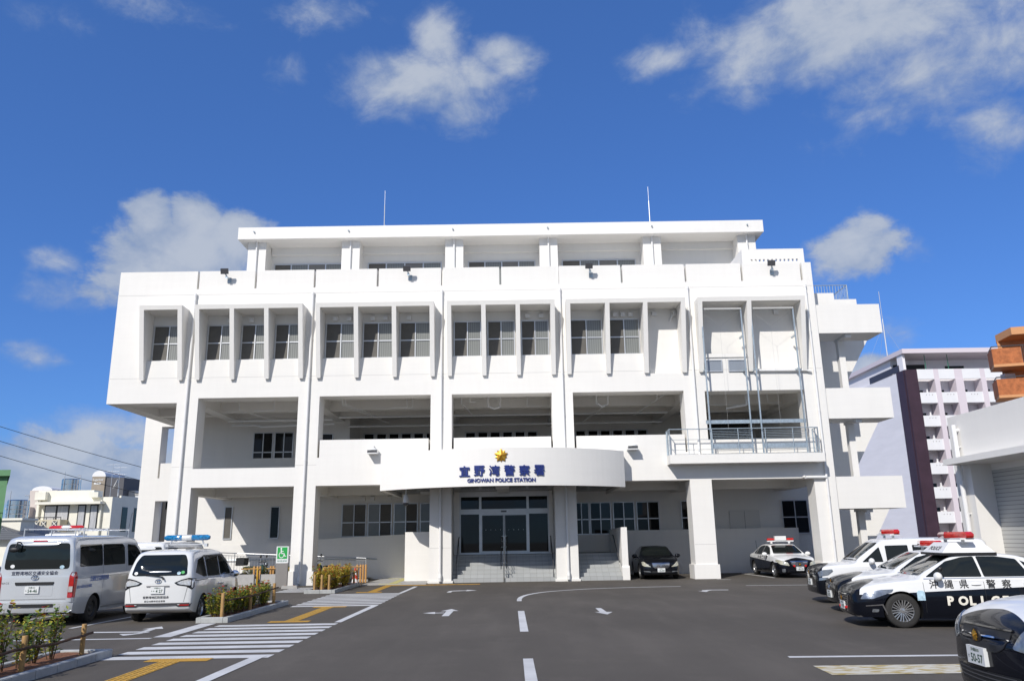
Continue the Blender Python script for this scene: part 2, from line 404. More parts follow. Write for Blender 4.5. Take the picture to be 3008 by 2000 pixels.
cur = [(.20,-11.0),(.21,-10.2),(.30,-9.2),(.55,-8.16),(1.06,-7.12),(1.72,-6.43),(2.68,-5.75),(4.04,-5.3),(5.2,-5.12),(6.46,-5.04)]
cp = []
for i in range(len(cur)-1):
    p0, p1, p2, p3 = [Vector(cur[max(0, min(len(cur)-1, k))]) for k in (i-1, i, i+1, i+2)]
    for s in range(5):
        t = s/5; cp.append(.5*((2*p1)+(p2-p0)*t+(2*p0-5*p1+4*p2-p3)*t*t+(3*p1-p0-3*p2+p3)*t**3))
cp.append(Vector(cur[-1]))
pl = []
for i in range(len(cp)-1):
    n0 = (cp[min(i+1,len(cp)-1)]-cp[max(i-1,0)]).normalized(); n1_ = (cp[min(i+2,len(cp)-1)]-cp[i]).normalized()
    a0 = Vector((-n0.y,n0.x))*.075; a1 = Vector((-n1_.y,n1_.x))*.075
    pl.append([tuple(cp[i]+a0), tuple(cp[i]-a0), tuple(cp[i+1]-a1), tuple(cp[i+1]+a1)])
paint('lane_line', pl, M['line'])
paint('arrow_marking', [[(2.26,-13.91),(2.41,-13.94),(2.43,-15.09),(2.25,-15.07)], [(2.12,-15.07),(2.58,-15.11),(2.37,-15.78)]], M['line'])
paint('arrow_marking', [[(-1.82,-15.5),(-1.64,-15.5),(-1.62,-14.1),(-1.81,-14.1)], [(-1.97,-14.08),(-1.48,-14.06),(-1.72,-13.45)],
  [(-1.835,-14.50),(-1.83,-14.66),(-2.07,-14.68),(-2.07,-14.52)], [(-2.05,-14.86),(-2.10,-14.28),(-2.40,-14.57)]], M['line'])
paint('arrow_marking', [[(-2.44,-6.35),(-2.28,-6.38),(-2.26,-5.75),(-2.40,-5.62)], [(-2.40,-5.62),(-2.26,-5.75),(-1.75,-5.56),(-1.75,-5.30),(-2.25,-5.35)], [(-1.76,-5.82),(-1.76,-5.0),(-1.36,-5.42)]], M['line'])
paint('arrow_marking', [[(7.66,-7.36),(7.62,-7.6),(7.05,-7.5),(7.05,-7.28)], [(7.05,-7.5),(7.05,-7.28),(6.72,-7.45),(6.60,-7.9),(6.76,-7.9)], [(6.47,-7.85),(6.86,-7.85),(6.66,-8.3)]], M['line'])
paint('arrow_marking', [[(-9.43,-17.86),(-9.38,-18.05),(-8.2,-18.12),(-8.2,-17.94)], [(-8.62,-18.36),(-8.10,-18.33),(-8.36,-18.72)], [(-8.36,-18.36),(-8.2,-18.0),(-8.06,-18.1),(-8.22,-18.4)],
  [(-8.34,-17.96),(-8.16,-17.96),(-8.22,-17.45),(-8.38,-17.45)], [(-8.52,-17.47),(-8.06,-17.42),(-8.32,-16.9)]], M['line'])
paint('stop_line', [[(-7.54,-19.13),(-7.18,-19.13),(-7.21,-16.42),(-7.58,-16.42)]], M['line'], .0065)
paint('parking_line', [[(-7.5,-19.22),(-7.52,-19.36),(-12.5,-19.36),(-12.5,-19.22)]], M['line'])
pk = [[strip((x0,y0),(x1,y1),.12)] for x0,y0,x1,y1 in ((-10.43,-17.0,-10.2,-11.5),(-13.0,-16.2,-12.6,-10.9),(-7.72,-16.2,-7.66,-16.0),(-15.6,-16.0,-15.1,-10.9))]
paint('parking_line', [p[0] for p in pk], M['line'])
paint('parking_line', [[(4.36,-23.2),(9.5,-23.45),(9.5,-23.59),(4.34,-23.36)]], M['line'])
paint('parking_line', [strip((8.93,-5.2),(13.8,-5.75),.14), strip((11.53,4.56),(11.7,-.1),.14), strip((9.0,-.55),(9.5,-.95),.14), strip((6.5,-7.7+.2),(7.0,-7.6),.01), strip((11.6,4.7),(14.8,4.6),.14)], M['line'])
paint('hatched_strip', [[(4.4,-24.18),(9,-24.32),(9,-25.05),(4.37,-24.98)]], M['old_line'], .006)
# tactile paving: raised bars and dots on thin tiles
def tactile(parts, mt):
    g = MB()
    for kind, p in parts:
        (x0, y0, x1, y1) = p
        g.quad((x0,y0,.006),(x1,y0,.006),(x1,y1,.006),(x0,y1,.006))
        if kind == 'bar':
            n = 4
            for i in range(n):
                cx = x0 + (x1-x0)*(i+.5)/n; yy = y0 + .02
                while yy < y1-.26: g.box(cx-.017, cx+.017, yy, yy+.26, .006, .012); yy += .30
        elif kind == 'hbar':
            n = 4
            for i in range(n):
                cy = y0 + (y1-y0)*(i+.5)/n; xx = x0 + .02
                while xx < x1-.26: g.box(xx, xx+.26, cy-.017, cy+.017, .006, .012); xx += .30
        else:
            a = int((x1-x0)/.06); c = int((y1-y0)/.06)
            for i in range(a):
                for j in range(c):
                    X = x0+.03+i*(x1-x0-.0)/a; Y = y0+.03+j*(y1-y0)/c
                    g.box(X-.012, X+.012, Y-.012, Y+.012, .006, .011)
    return structure(g.build('tactile_paving', mt))
tactile([('dot',(-5.98,-16.45,-4.98,-16.1)),('bar',(-5.64,-16.1,-5.30,-12.22)),('dot',(-5.93,-12.22,-4.95,-11.87))], M['tactile'])
tactile([('dot',(-6.14,-22.66,-5.09,-22.32)),('bar',(-5.87,-26.6,-5.52,-22.66))], M['tactile'])
tactile([('dot',(-5.92,-5.72,-4.95,-5.4)),('bar',(-5.52,-5.4,-5.18,-.75)),('hbar',(-5.18,-1.45,-2.4,-1.1)),('dot',(-2.4,-1.5,-1.4,-1.1))], M['tactile'])
# ------------------------------------------------------------------ the police station
ST = thing('police_station', (-.4,0,0), 'white three-storey concrete police station with a curved entrance canopy', 'police station')
W = M['white']
BAY = [(-14.721,-9.992),(-8.994,-3.740),(-2.742,1.987),(2.984,8.238),(9.236,13.965)]
XR, XL = 14.958, -19.045
cells = [(-17.34,-15.73),(-14.71,-13.27),(-13.06,-11.63),(-11.42,-10.0),(-8.97,-7.37),(-7.15,-5.56),(-5.35,-3.75),(-2.73,-1.30),(-1.09,.34),(.55,2.0),(2.95,4.61),(4.82,6.42),(6.63,8.23),(9.25,11.38),(11.59,13.95)]
slots = [-15.2,-12.38,-9.49,-6.4,-3.24,-.38,2.46,5.59,8.73,11.51,14.45]
# lower facade (ground and first floor piers and beams)
op = [(a,b,0.,4.374) for a,b in BAY] + [(BAY[0][0],BAY[0][1],5.236,8.54),(BAY[4][0],BAY[4][1],6.2,8.5)]
for a,b in BAY[1:4]: op += [(a,b,6.475,8.54),(a,a+.10,5.66,6.475),(b-.09,b,5.66,6.475)]
xs = [-15.72, XR] + [v for o in op for v in o[:2]]; zs = [0, 9.0] + [v for o in op for v in o[2:]]
g = MB(); g.wallgrid(xs, zs, lambda x, z: not any(a<x<b and c<z<d for a,b,c,d in op), 0, .96)
g.build('facade_wall', W, ST)
# plinths
for k, (a, b) in enumerate([(-15.76,-14.68),(-10.03,-8.95),(-3.78,-2.70),(1.95,3.02),(8.19,9.28),(13.92,15.0)]):
    g = MB(); hgt = .62 if k in (0,1,4,5) else .10
    g.box(a-.03, b+.03, -.045, 1.0, 0, hgt); g.build('pier_plinth', W, ST)
# upper facade
op2 = []
for i, (a, b) in enumerate(cells):
    z0 = 10.38 if i < 12 else (9.40 if i == 12 else (10.30 if i == 13 else 9.53))
    op2.append((a, b, z0, 12.69))
for s in slots: op2.append((s-.05, s+.05, 13.95, 14.9))
xs = [XL, -15.72, XR] + [v for o in op2 for v in o[:2]]; zs = [8.33, 9.0, 14.87] + [v for o in op2 for v in o[2:] if v < 14.88]
g = MB(); g.wallgrid(xs, zs, lambda x, z: (z > 9 or x < -15.72) and not any(a<x<b and c<z<d for a,b,c,d in op2), 0, .4)
g.box(-18.85, 14.7, .4, .6, 9.0, 13.55)
g.build('facade_wall', W, ST)
g = MB(); g.box(XL, -18.85, .4, 8.6, 8.33, 14.87); g.box(-18.85, -18.35, 1.0, 7.9, 8.34, 8.75)
g.box(-18.85, -15.4, .4, 1.0, 8.34, 8.75); g.box(-18.35, -15.4, 4.1, 4.6, 8.36, 8.75); g.box(-18.85, -15.4, 7.9, 8.6, 8.34, 8.75); g.box(-18.85, -15.4, .4, 8.6, 8.75, 9.0)
g.build('overhang', W, ST)
g = MB(); g.box(-18.85, 14.75, .62, 9.3, 13.56, 13.72); g.build('terrace_roof', W, ST)
# inner floors, beams, back walls
g = MB(); g.box(-15.5, 14.7, .96, 10.3, 4.62, 4.86); g.box(-15.5, 14.7, .96, 10.3, 8.90, 8.99)
for a, b in ((-15.5,-14.9),(-9.75,-9.25),(-3.5,-3.0),(2.2,2.75),(8.5,9.0),(14.1,14.6)):
    g.box(a, b, .97, 7.0, 4.12, 4.62); g.box(a, b, .97, 10.0 if a > -9 else 7.0, 8.35, 8.90)
g.box(-15.4, 14.6, 3.4, 3.9, 8.42, 8.899); g.box(-15.4, -6.0, 3.6, 4.0, 4.14, 4.619); g.box(5.2, 14.6, 3.6, 4.0, 4.14, 4.619); g.box(-15.4, 14.6, 5.7, 6.1, 8.44, 8.899)
g.build('floor_slab', W, ST)
g = MB(); g.box(-17.2, -8.95, 7.0, 7.3, 4.86, 8.9); g.box(-9.2, -8.951, 7.3, 10.0, 4.86, 8.9); g.box(-9.2, 15.9, 10.0, 10.3, 4.86, 8.9); g.box(-15.4, -9.2, 6.72, 7.0, 4.86, 6.37); g.box(-17.2, 16.0, 6.0, 6.3, 0, 4.62)
g.box(14.6, 14.94, .96, 10.0, 4.86, 8.9)
g.build('back_wall', W, ST)
g = MB(); g.box(-15.5, 14.7, .962, 6.7, 4.86, 4.88); g.box(-8.9, 14.6, 6.7, 9.99, 4.86, 4.88); g.build('terrace_floor', M['concrete'], ST)
for z, x0, x1 in ((9.53,-19.0,14.9),(13.66,-19.0,14.9),(5.33,-15.7,-14.74),(5.33,-9.98,-9.0),(1.52,-3.72,-2.76),(1.52,2.0,2.97),(1.5,8.26,9.22)):
    g = MB(); g.box(x0, x1, -.004, -.0005, z-.007, z+.007); g.build('panel_joint', M['joint'], ST)
# windows ---------------------------------------------------------------
def window(x0, x1, z0, z1, Y, panes, mats, mid=None, fw=.045, fm=None):
    fm = fm or M['alu']; g = MB(); d = .06
    g.box(x0, x1, Y-d, Y, z0, z0+fw); g.box(x0, x1, Y-d, Y, z1-fw, z1)
    n = panes; xs = [x0 + (x1-x0)*i/n for i in range(n+1)]
    for i, x in enumerate(xs):
        a = x if i == 0 else (x-fw if i == n else x-fw/2); g.box(a, a+fw, Y-d+.002, Y-.002, z0+fw, z1-fw)
    if mid is not None:
        for i in range(n): g.box(xs[i]+fw, xs[i+1]-fw, Y-d+.006, Y-.006, mid-.025, mid+.025)
    o = g.build('window', fm, ST)
    for i in range(n):
        p = MB(); yy = Y-.028+(.014 if i % 2 else 0)
        p.quad((xs[i]+.02, yy, z0+.02), (xs[i+1]-.02, yy, z0+.02), (xs[i+1]-.02, yy, z1-.02), (xs[i]+.02, yy, z1-.02))
        p.build('pane', mats[i % len(mats)], o)
    return o
for i, (a, b) in enumerate(cells[:12]):
    window(a+.05, b-.05, 10.43, 12.21, .40, 2, [M['screen'], M['blind']], 11.30)
for x0, x1 in ((-14.45,-10.2),(-8.66,-4.08),(-2.46,1.72),(3.34,7.94)):
    window(x0, x1, 16.6, 18.56, 9.30, 4, [M['screen'], M['blind'], M['roller'], M['blind']], None, .07)
window(-14.28,-13.18, 5.9, 7.82, 7.0, 2, [M['glass']], 6.72); window(-13.1,-12.05, 5.9, 7.82, 7.0, 2, [M['glass']], 6.72)
window(-10.5,-9.85, 5.9, 7.7, 7.0, 1, [M['glass_dark']]); TW = 10.0
for x0, n in ((-8.72,6),(-2.7,6),(3.85,6)):
    for k in range(n):
        window(x0+.735*k, x0+.735*k+.66, 5.9, 8.08, TW, 1, [M['glass_dark']], None, .07, M['alu'])
g = MB(); g.box(11.2, 14.2, 9.93, 9.998, 4.9, 8.3); g.build('dark_panel', M['dark'], ST)  # dark panel laid on the terrace back wall
for a, b in ((-9.01,-7.70),(-7.62,-6.35),(-6.25,-4.97),(-4.85,-3.55)):
    window(a, b, 2.09, 3.80, 6.0, 2, [M['roller'], M['screen']] if a < -7.7 or a > -6.3 else [M['roller'], M['screen']], 2.83)
for a, b in ((3.30,4.12),(4.16,5.28),(5.38,6.53),(6.63,7.85)): window(a, b, 2.02, 3.69, 6.0, 2, [M['glass_dark'], M['glass']], 2.8)
window(9.0, 10.2, 1.9, 3.7, 6.0, 2, [M['glass_dark'], M['glass']], 2.8)
window(14.35, 15.75, 1.9, 3.64, 6.0, 2, [M['glass_dark'], M['glass']], 2.75)
window(-15.24,-14.80, 2.08, 3.77, 6.0, 1, [M['screen']]); window(-12.80,-12.3, 2.08, 3.74, 6.0, 1, [M['glass_dark']])
g = MB(); g.box(11.55, 13.15, 5.94, 5.998, 1.0, 3.14); d = g.build('door', mat('door_grey', (.66,.65,.62), .5), ST)
g = MB(); g.box(12.34, 12.355, 5.935, 5.94, 1.0, 3.1); g.tube((12.42,5.9,2.0),(12.42,5.94,2.0),.03); g.build('handle', M['grey_dark'], d)
# ledge and louvre windows in the fire-escape bay
g = MB(); g.box(9.27, 11.36, -.06, .38, 10.12, 10.30); g.build('ledge', W, ST)
window(9.36, 10.16, 9.42, 10.0, -.004, 1, [M['louvre']]); window(10.45, 11.30, 9.42, 10.0, -.004, 1, [M['louvre']])
# sunshade frames: one header and its fins
def frame(x0, x1, fins):
    g = MB(); fw = .21
    yh = lambda z: -.85 + (12.9-z)/(12.9-9.43)*.70
    for x in fins:
        g.prism([(0.,12.90),(-.85,12.90),(-.15,9.43),(-.15,9.40),(0.,9.47)], 0, x, x+fw)
    hz = sorted(fins)
    for a, b in zip(hz, hz[1:]):
        g.prism([(0.,12.90),(-.85,12.90),(yh(12.69),12.69),(0.,12.69)], 0, a+fw, b)
    g.build('sunshade_frame', W, ST)
frame(-17.55,-15.53, [-17.55,-15.74])
frame(0,0, [-14.92,-13.27,-11.63,-10.01]); frame(0,0, [-9.18,-7.37,-5.56,-3.76]); frame(0,0, [-2.94,-1.30,.34,2.0]); frame(0,0, [2.74,4.61,6.42,8.23]); frame(0,0, [9.04,11.38,13.95])
# ventilation hoods
for x, z, Y in [(x,12.44,.4) for x in (-13.64,-12.54,-8.45,-7.78,-6.64,-6.01,-4.86,.92,1.59,5.22,5.59,5.97,7.13,13.1)] + [(x,4.08,6.0) for x in (-7.88,-7.4,-6.48)] + [(x,8.15,7.) for x in ()]:
    g = MB(); g.prism([(Y,z-.10),(Y-.16,z-.13),(Y-.16,z+.07),(Y-.04,z+.13),(Y,z+.13)], 0, x-.11, x+.11); g.build('vent_hood', M['pvc'], ST)
# rainwater pipes
for x in (-15.24,-9.52,-3.24,2.51,8.75,14.52):
    zl = 5.47 if x == 8.75 else .35
    g = MB(); g.tube((x,-.085,zl),(x,-.085,13.62), .055, 12)
    if zl < 1: g.path([(x,-.085,.38),(x,-.12,.2),(x,-.12,.08)], .075, 10)
    z = zl+1.25
    while z < 13.6: g.tube((x,-.085,z),(x,-.085,z+.05), .066, 12); g.box(x-.02,x+.02,-.06,.0,z+.01,z+.04); z += 1.95
    g.tube((x,-.085,13.55),(x,-.085,13.68), .07, 12)
    g.build('downpipe', M['pvc'], ST, smooth=True)
g = MB(); g.path([(11.75,-.09,9.44),(14.1,-.09,9.42),(14.35,-.09,9.36)], .06, 10); g.build('pipe', M['pvc'], ST, smooth=True)
g = MB(); g.path([(13.35,.3,4.55),(13.55,-.12,4.40),(14.5,-.12,4.40)], .07, 10); g.build('pipe', M['pvc'], ST, smooth=True)
g = MB(); g.path([(7.95,.85,12.3),(8.08,.2,12.45)], .05, 8); g.path([(7.9,.36,12.05),(8.02,.3,12.35),(8.23,.3,12.38)], .05, 8); g.build('pipe', M['pvc'], ST, smooth=True)
# pipes under the first-floor ceiling
pv = [[(-14.9,4.6,8.12),(-9.4,4.6,8.12)],[(-14.9,5.2,7.98),(-13.6,5.2,7.98),(-13.3,5.1,7.86),(-9.4,5.1,7.98)],[(-13.6,2.4,8.9),(-13.6,2.4,8.35),(-12.6,4.4,8.15),(-11.9,5.0,8.1)],[(-11.9,2.6,8.9),(-11.9,2.6,8.35),(-12.9,2.6,8.3)],
 [(-9.0,4.4,8.2),(8.3,4.4,8.2)],[(-9.0,6.6,8.02),(8.4,6.6,8.02)],[(-8.3,1.6,8.9),(-8.25,1.7,8.4),(-6.6,6.2,8.1)],[(-8.2,1.6,8.9),(-8.1,1.7,8.42),(-6.9,5.2,8.25)],[(-5.2,2.6,8.9),(-5.2,2.6,8.38),(-6.0,2.6,8.36)],[(-4.9,2.4,8.9),(-4.9,2.4,8.32),(-5.1,2.4,8.32)],
 [(-2.4,1.8,8.9),(-2.4,1.8,8.4),(-1.9,4.8,8.2)],[(-2.0,2,8.9),(-2.0,2.,8.5),(-1.7,2.,8.5)],[(-1.1,2.4,8.9),(-1.1,2.4,8.35),(-.8,2.5,8.22),(-.5,2.5,8.3),(-.5,2.5,8.9)],[(.9,3,8.9),(.9,3,8.4),(1.6,3,8.4)],
 [(4.3,2.,8.9),(4.3,2.,8.35),(4.6,2.2,8.2),(4.9,2.2,8.32),(4.9,2.,8.9)],[(4.7,2.3,8.2),(4.0,6.3,8.05)],[(7.4,1.9,8.9),(7.3,2.0,8.45),(6.6,5.,8.15)],[(7.9,1.4,8.8),(7.4,2.6,8.55),(6.9,4.8,8.35)],
 [(11.6,1.4,8.9),(11.6,1.4,8.05),(10.7,1.8,7.95)],[(9.4,4.4,8.2),(12.6,4.4,8.2)],[(10.2,2.6,8.9),(10.1,2.8,8.3),(12.2,2.9,8.3)],[(12.9,2.2,8.9),(13.2,3.0,8.4),(13.9,3.0,8.4)]]
for i, p in enumerate(pv):
    g = MB(); g.path(p, .055 if i in (0,1,4,5,12,14,18) else .03, 8); g.build('ceiling_pipe', M['pvc'], ST, smooth=True)
# balcony with its rail and the steel drying frames
g = MB(); g.box(7.24, 14.30, -.74, -.0, 5.06, 5.46); g.build('balcony', W, ST)
g = MB(); zt = 6.62
def rail(g, x0, x1, y):
    g.tube((x0,y,zt),(x1,y,zt),.022,8)
    for z in (6.14,5.68): g.tube((x0,y,z),(x1,y,z),.011,6)
rail(g, 7.29, 14.12, -.68)
for x in (7.29,8.14,9.25,10.45,11.70,12.96,14.12): g.tube((x,-.68,5.46),(x,-.68,zt),.017,6)
for x in (7.29,14.12):
    g.tube((x,-.68,zt),(x,-.02,zt),.022,8); g.tube((x,-.02,5.46),(x,-.02,zt),.03,6); g.box(x-.012,x+.012,-.70,-.60,5.46,zt); g.box(x-.012,x+.012,-.36,-.28,5.46,zt)
    for z in (6.14,5.68): g.tube((x,-.68,z),(x,-.02,z),.011,6)
g.build('balcony_railing', M['steel'], ST)
for x0, x1 in ((9.23,11.12),(11.60,13.62)):
    g = MB()
    for x in (x0, x1): g.box(x-.030,x+.030,-.57,-.51,5.46,12.34)
    g.box(x0+.031,x1-.031,-.57,-.51,5.73,5.93)
    for k in range(6): g.tube((x0,-.54,6.16+.075*k),(x1,-.54,6.16+.075*k),.012,6)
    for z in (9.4,11.0):
        for x in (x0,x1): g.box(x-.03,x+.03,-.50,-.0,z,z+.08)
    g.build('training_frame', M['steel'], ST)
    g = MB(); g.box(x0-.02,x1+.02,-.60,-.49,12.342,12.42); xm = (x0+x1)/2
    g.path([(x0,-.5,12.3),(xm-.1,-.5,11.5),(x1,-.5,12.3)],.0035,4); g.tube((xm-.1,-.5,11.5),(xm-.1,-.54,6.6),.004,4); g.build('pulley_line', M['line_grey'], ST)
g = MB(); g.box(9.08,13.72,-.48,-.42,6.88,7.05); g.build('steel_beam', M['steel'], ST)
# entrance canopy
cx, cy, rr = -.38, 4.80, 7.85
def arc(x): return cy - math.sqrt(rr*rr-(x-cx)**2)
xsA = [-5.90 + 11.04*i/48 for i in range(49)]
outl = [(x, arc(x)) for x in xsA]; inn = [(cx+(x-cx)*.978, cy-(cy-arc(x))*.978) for x in xsA]
g = MB()
for z0, z1 in ((4.05,5.66),):
    for i in range(48):
        a, b = outl[i], outl[i+1]; c, d = inn[i], inn[i+1]
        g.quad((*a,z0),(*b,z0),(*b,z1),(*a,z1)); g.quad((*d,z0),(*c,z0),(*c,z1),(*d,z1)); g.quad((*a,z1),(*b,z1),(*d,z1),(*c,z1)); g.quad((*b,z0),(*a,z0),(*c,z0),(*d,z0))
o = g.build('canopy', W, ST, smooth=True)
for s, x in ((1,-5.90),(-1,5.14)):
    g = MB(); x0, x1 = (x, x+.2) if s > 0 else (x-.2, x)
    g.box(x0, x1, arc(x)+.01, -.002, 4.052, 5.655); g.box(x0, x1, -.001, 5.0, 4.052, 4.36)
    g.build('canopy_end', W, o)
g = MB(); pts = [(x, arc(x)+.1) for x in xsA[1:-1]] + [(5.1,4.9),(-5.86,4.9)]
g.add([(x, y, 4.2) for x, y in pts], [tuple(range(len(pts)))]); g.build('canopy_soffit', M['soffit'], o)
g = MB(); g.add([(x, y, 5.5) for x, y in pts[:-2]+[(5.1,-.01),(-5.86,-.01)]], [tuple(range(len(pts)))]); g.build('canopy_top', W, o)
for x, y in ((-4.2,3.2),(-.4,-.4),(-.4,2.6)):
    g = MB(); g.box(x-.3,x+.3,y-.3,y+.3,4.08,4.199); g.build('ceiling_light', M['white_paint'], o)
# lettering on the curved band
def arc_text(s, x0, z0, height, bold, depth, width=None):
    vs, fs, wd = text_mesh(s, height, bold); k = width/wd if width else 1
    n = len(vs); mb = MB()
    def P(u, v, off):
        dx = x0 + u*k - cx; a = dx/rr; r2 = rr + off
        return (cx + r2*math.sin(a), cy - r2*math.cos(a), z0+v)
    mb.v = [P(u, v, depth) for u, v in vs] + [P(u, v, .0) for u, v in vs]
    mb.f = list(fs); ec = set()
    for f in fs:
        for a, b in zip(f, f[1:]+f[:1]): ec.add((a, b))
    for a, b in ec:
        if (b, a) not in ec: mb.f.append((b, a, n+a, n+b))
    mb.m = [0]*len(mb.f)
    return mb
for i, ch in enumerate('宜野湾警察署'):
    mbs = MB()
    for q, (dx_, dz_) in enumerate(((0,0),(-.016,0),(.016,0),(0,.010),(0,-.010),(-.010,.008),(.010,-.008))):
        t_ = arc_text(ch, -2.19+.637*i+dx_, 4.47+dz_, .43, 0, .06-.0012*q, .43); mbs.add(t_.v, t_.f)
    mbs.build('sign_letter', M['blue_letter'], o)
arc_text('GINOWAN POLICE STATION', -1.86, 4.205, .165, .03, .04, 2.90).build('sign_lettering', M['blue_letter'], o)
def star_emblem(c, r, name, parent, U=Vector((1,0,0)), V=Vector((0,0,1)), W_=Vector((0,-1,0)), dep=.3, world=True):
    g = MB(); c = Vector(c)
    for rad, inner, rot, lift in ((r*.88, .60, 36, 0.), (r*.97, .60, 0, dep*.12*r)):
        P = []
        for i in range(10):
            a = R(90+rot) + math.pi*i/5; q = rad if i % 2 == 0 else rad*inner
            P.append(c + U*math.cos(a)*q + V*math.sin(a)*q + W_*lift)
        B = [p - W_*(lift+.02*r/.3) for p in P]; top = c + W_*(lift+dep*r*.55)
        g.add(P + B + [top], [(i, (i+1) % 10, 20) for i in range(10)] + [(i, 10+i, 10+(i+1) % 10, (i+1) % 10) for i in range(10)])
    g.sphere(tuple(c + W_*(dep*r*.6)), r*.13, n=10, k=6)
    return g.build(name, M['gold'], parent, world=world)
star_emblem((-.41, arc(-.41)-.03, 5.31), .31, 'star_emblem', o)
# stairs, landing and cheeks
g = MB(); rise = .164
pr = [(.15,0)]
for i in range(7): pr += [(.15+.3*i, rise*(i+1)), (.15+.3*(i+1), rise*(i+1))] if i < 6 else [(.15+.3*i, rise*7), (5.99, rise*7)]
pr += [(5.99, 0)]
g.prism(pr, 0, -3.3, 4.96); g.build('stairs', M['stair_tile'], ST)
g = MB(); g.prism([(.2,0),(.2,2.31),(4.4,2.23),(4.4,0)], 0, 4.97, 5.25); g.prism([(.15,0),(.15,.55),(.2,.62),(.2,0)], 0, 4.95, 5.29); g.build('stair_cheek', W, ST)
g = MB(); g.box(-5.08,-3.75, 1.84, 2.1, 0, 2.26); g.box(-5.08, -4.9, 2.1, 5.0, 0, 2.2); g.build('stair_cheek', W, ST)
g = MB(); g.prism([(-15.3,0),(-15.3,1.71),(-11.36,1.91),(-8.74,2.06),(-5.09,2.2),(-5.09,0)], 1, 5.0, 5.16); g.build('ramp_wall', W, ST)
g = MB(); g.box(5.26, 14.9, 5.30, 5.5, 0, 2.2); g.box(5.26, 14.9, 5.27, 5.298, 0, .42); g.build('corridor_wall', W, ST)
g = MB(); g.path([(7.95,5.15,.12),(7.9,5.2,.3),(7.9,5.2,.95)], .05, 10); g.build('pipe', M['pvc'], ST, smooth=True)
# glazed entrance
Y = 3.5
g = MB(); g.box(1.87,2.05,Y-.1,5.99,1.15,4.19); g.build('entrance_wall', W, ST)
g = MB(); g.box(-2.86,-2.6,Y-.1,5.99,1.15,4.19); e = g.build('entrance_wall', W, ST)
g = MB()
for x in (-2.6,-1.62,.75,1.80): g.box(x, x+(.12 if x in (-1.62,.75) else .07), Y-.09, Y+.02, 1.15, 4.19)
for a, b in ((-2.53,-1.62),(-1.5,.75),(.87,1.80)):
    g.box(a,b,Y-.085,Y+.015,3.08,3.33); g.box(a,b,Y-.085,Y+.015,3.93,4.19); g.box(a,b,Y-.085,Y+.015,1.15,1.24)
g.build('entrance_frame', M['alu'], e)
for a, b in ((-2.53,-1.62),(.87,1.80)):
    g = MB(); g.quad((a,Y-.03,1.24),(b,Y-.03,1.24),(b,Y-.03,3.08),(a,Y-.03,3.08)); g.build('pane', M['glass'], e)
for a, b in ((-2.53,-1.62),(-1.5,.75),(.87,1.80)):
    g = MB(); g.quad((a,Y-.03,3.33),(b,Y-.03,3.33),(b,Y-.03,3.93),(a,Y-.03,3.93)); g.build('pane', M['glass'], e)
for a, b in ((-1.5,-.40),(-.36,.75)):
    g = MB(); g.quad((a,Y-.05,1.3),(b,Y-.05,1.3),(b,Y-.05,3.08),(a,Y-.05,3.08)); d = g.build('sliding_door', M['glass'], ST)
    g = MB(); g.box(a,a+.03,Y-.075,Y-.02,1.24,3.08); g.box(b-.03,b,Y-.075,Y-.02,1.24,3.08); g.box(a+.03,b-.03,Y-.075,Y-.02,1.24,1.30); g.box(a+.03,b-.03,Y-.075,Y-.02,3.02,3.08); g.build('door_frame', M['alu'], d)
    g = MB()
    for k in range(4): xx = a+.2+.24*k; g.add([(xx,Y-.052,2.3),(xx+.03,Y-.052,2.3),(xx+.03,Y-.052,2.33),(xx,Y-.052,2.33)],[(0,1,2,3)])
    g.build('sticker', M['sign_white'], d)
g = MB(); g.box(-.53,-.25,Y-.1,Y-.086,3.17,3.25); g.build('door_sensor', M['grey_dark'], e)
# handrails
g = MB(); P = [(-.38,.10,0),(-.38,1.15,.656),(-.38,2.15,1.148)]
for x, y, z in P:
    g.tube((x,y,z),(x,y,z+.86),.03,10); g.lathe([(.05,0),(.05,.02),(.0,.02)],(x,y,z),(0,0,1),12)
    for dz in (.86,.62): g.box(x-.13,x+.13,y-.008,y+.008,z+dz-.012,z+dz)
for sx in (-.13,.13):
    for dz in (.86,.62): g.path([(-.38+sx,.0,dz-.05),(-.38+sx,.25,.10+dz),(-.38+sx,2.15,1.148+dz),(-.38+sx,2.35,1.148+dz)], .019, 8)
g.build('handrail', M['stainless'], ST, smooth=True)
for x in (-2.55, 1.86, 4.86):
    g = MB(); g.path([(x,.25,.78),(x,.35,.80),(x,2.2,1.148+.82),(x,2.6,1.148+.82)], .022, 8)
    for y, z in ((.4,.85),(2.2,1.95)): g.tube((x,y,z-.75 if x<2 else z-.08),(x,y,z),.018,6)
    g.build('handrail', M['grey_dark'], ST, smooth=True)
g = MB(); g.path([(-15.2,4.9,1.05),(-7.4,4.9,1.02),(-6.9,4.9,.98)], .022, 8)
for i in range(8): x = -15+1.1*i; g.path([(x,4.9,1.04),(x,4.97,.98)],.012,6)
g.build('handrail', M['steel'], ST, smooth=True)
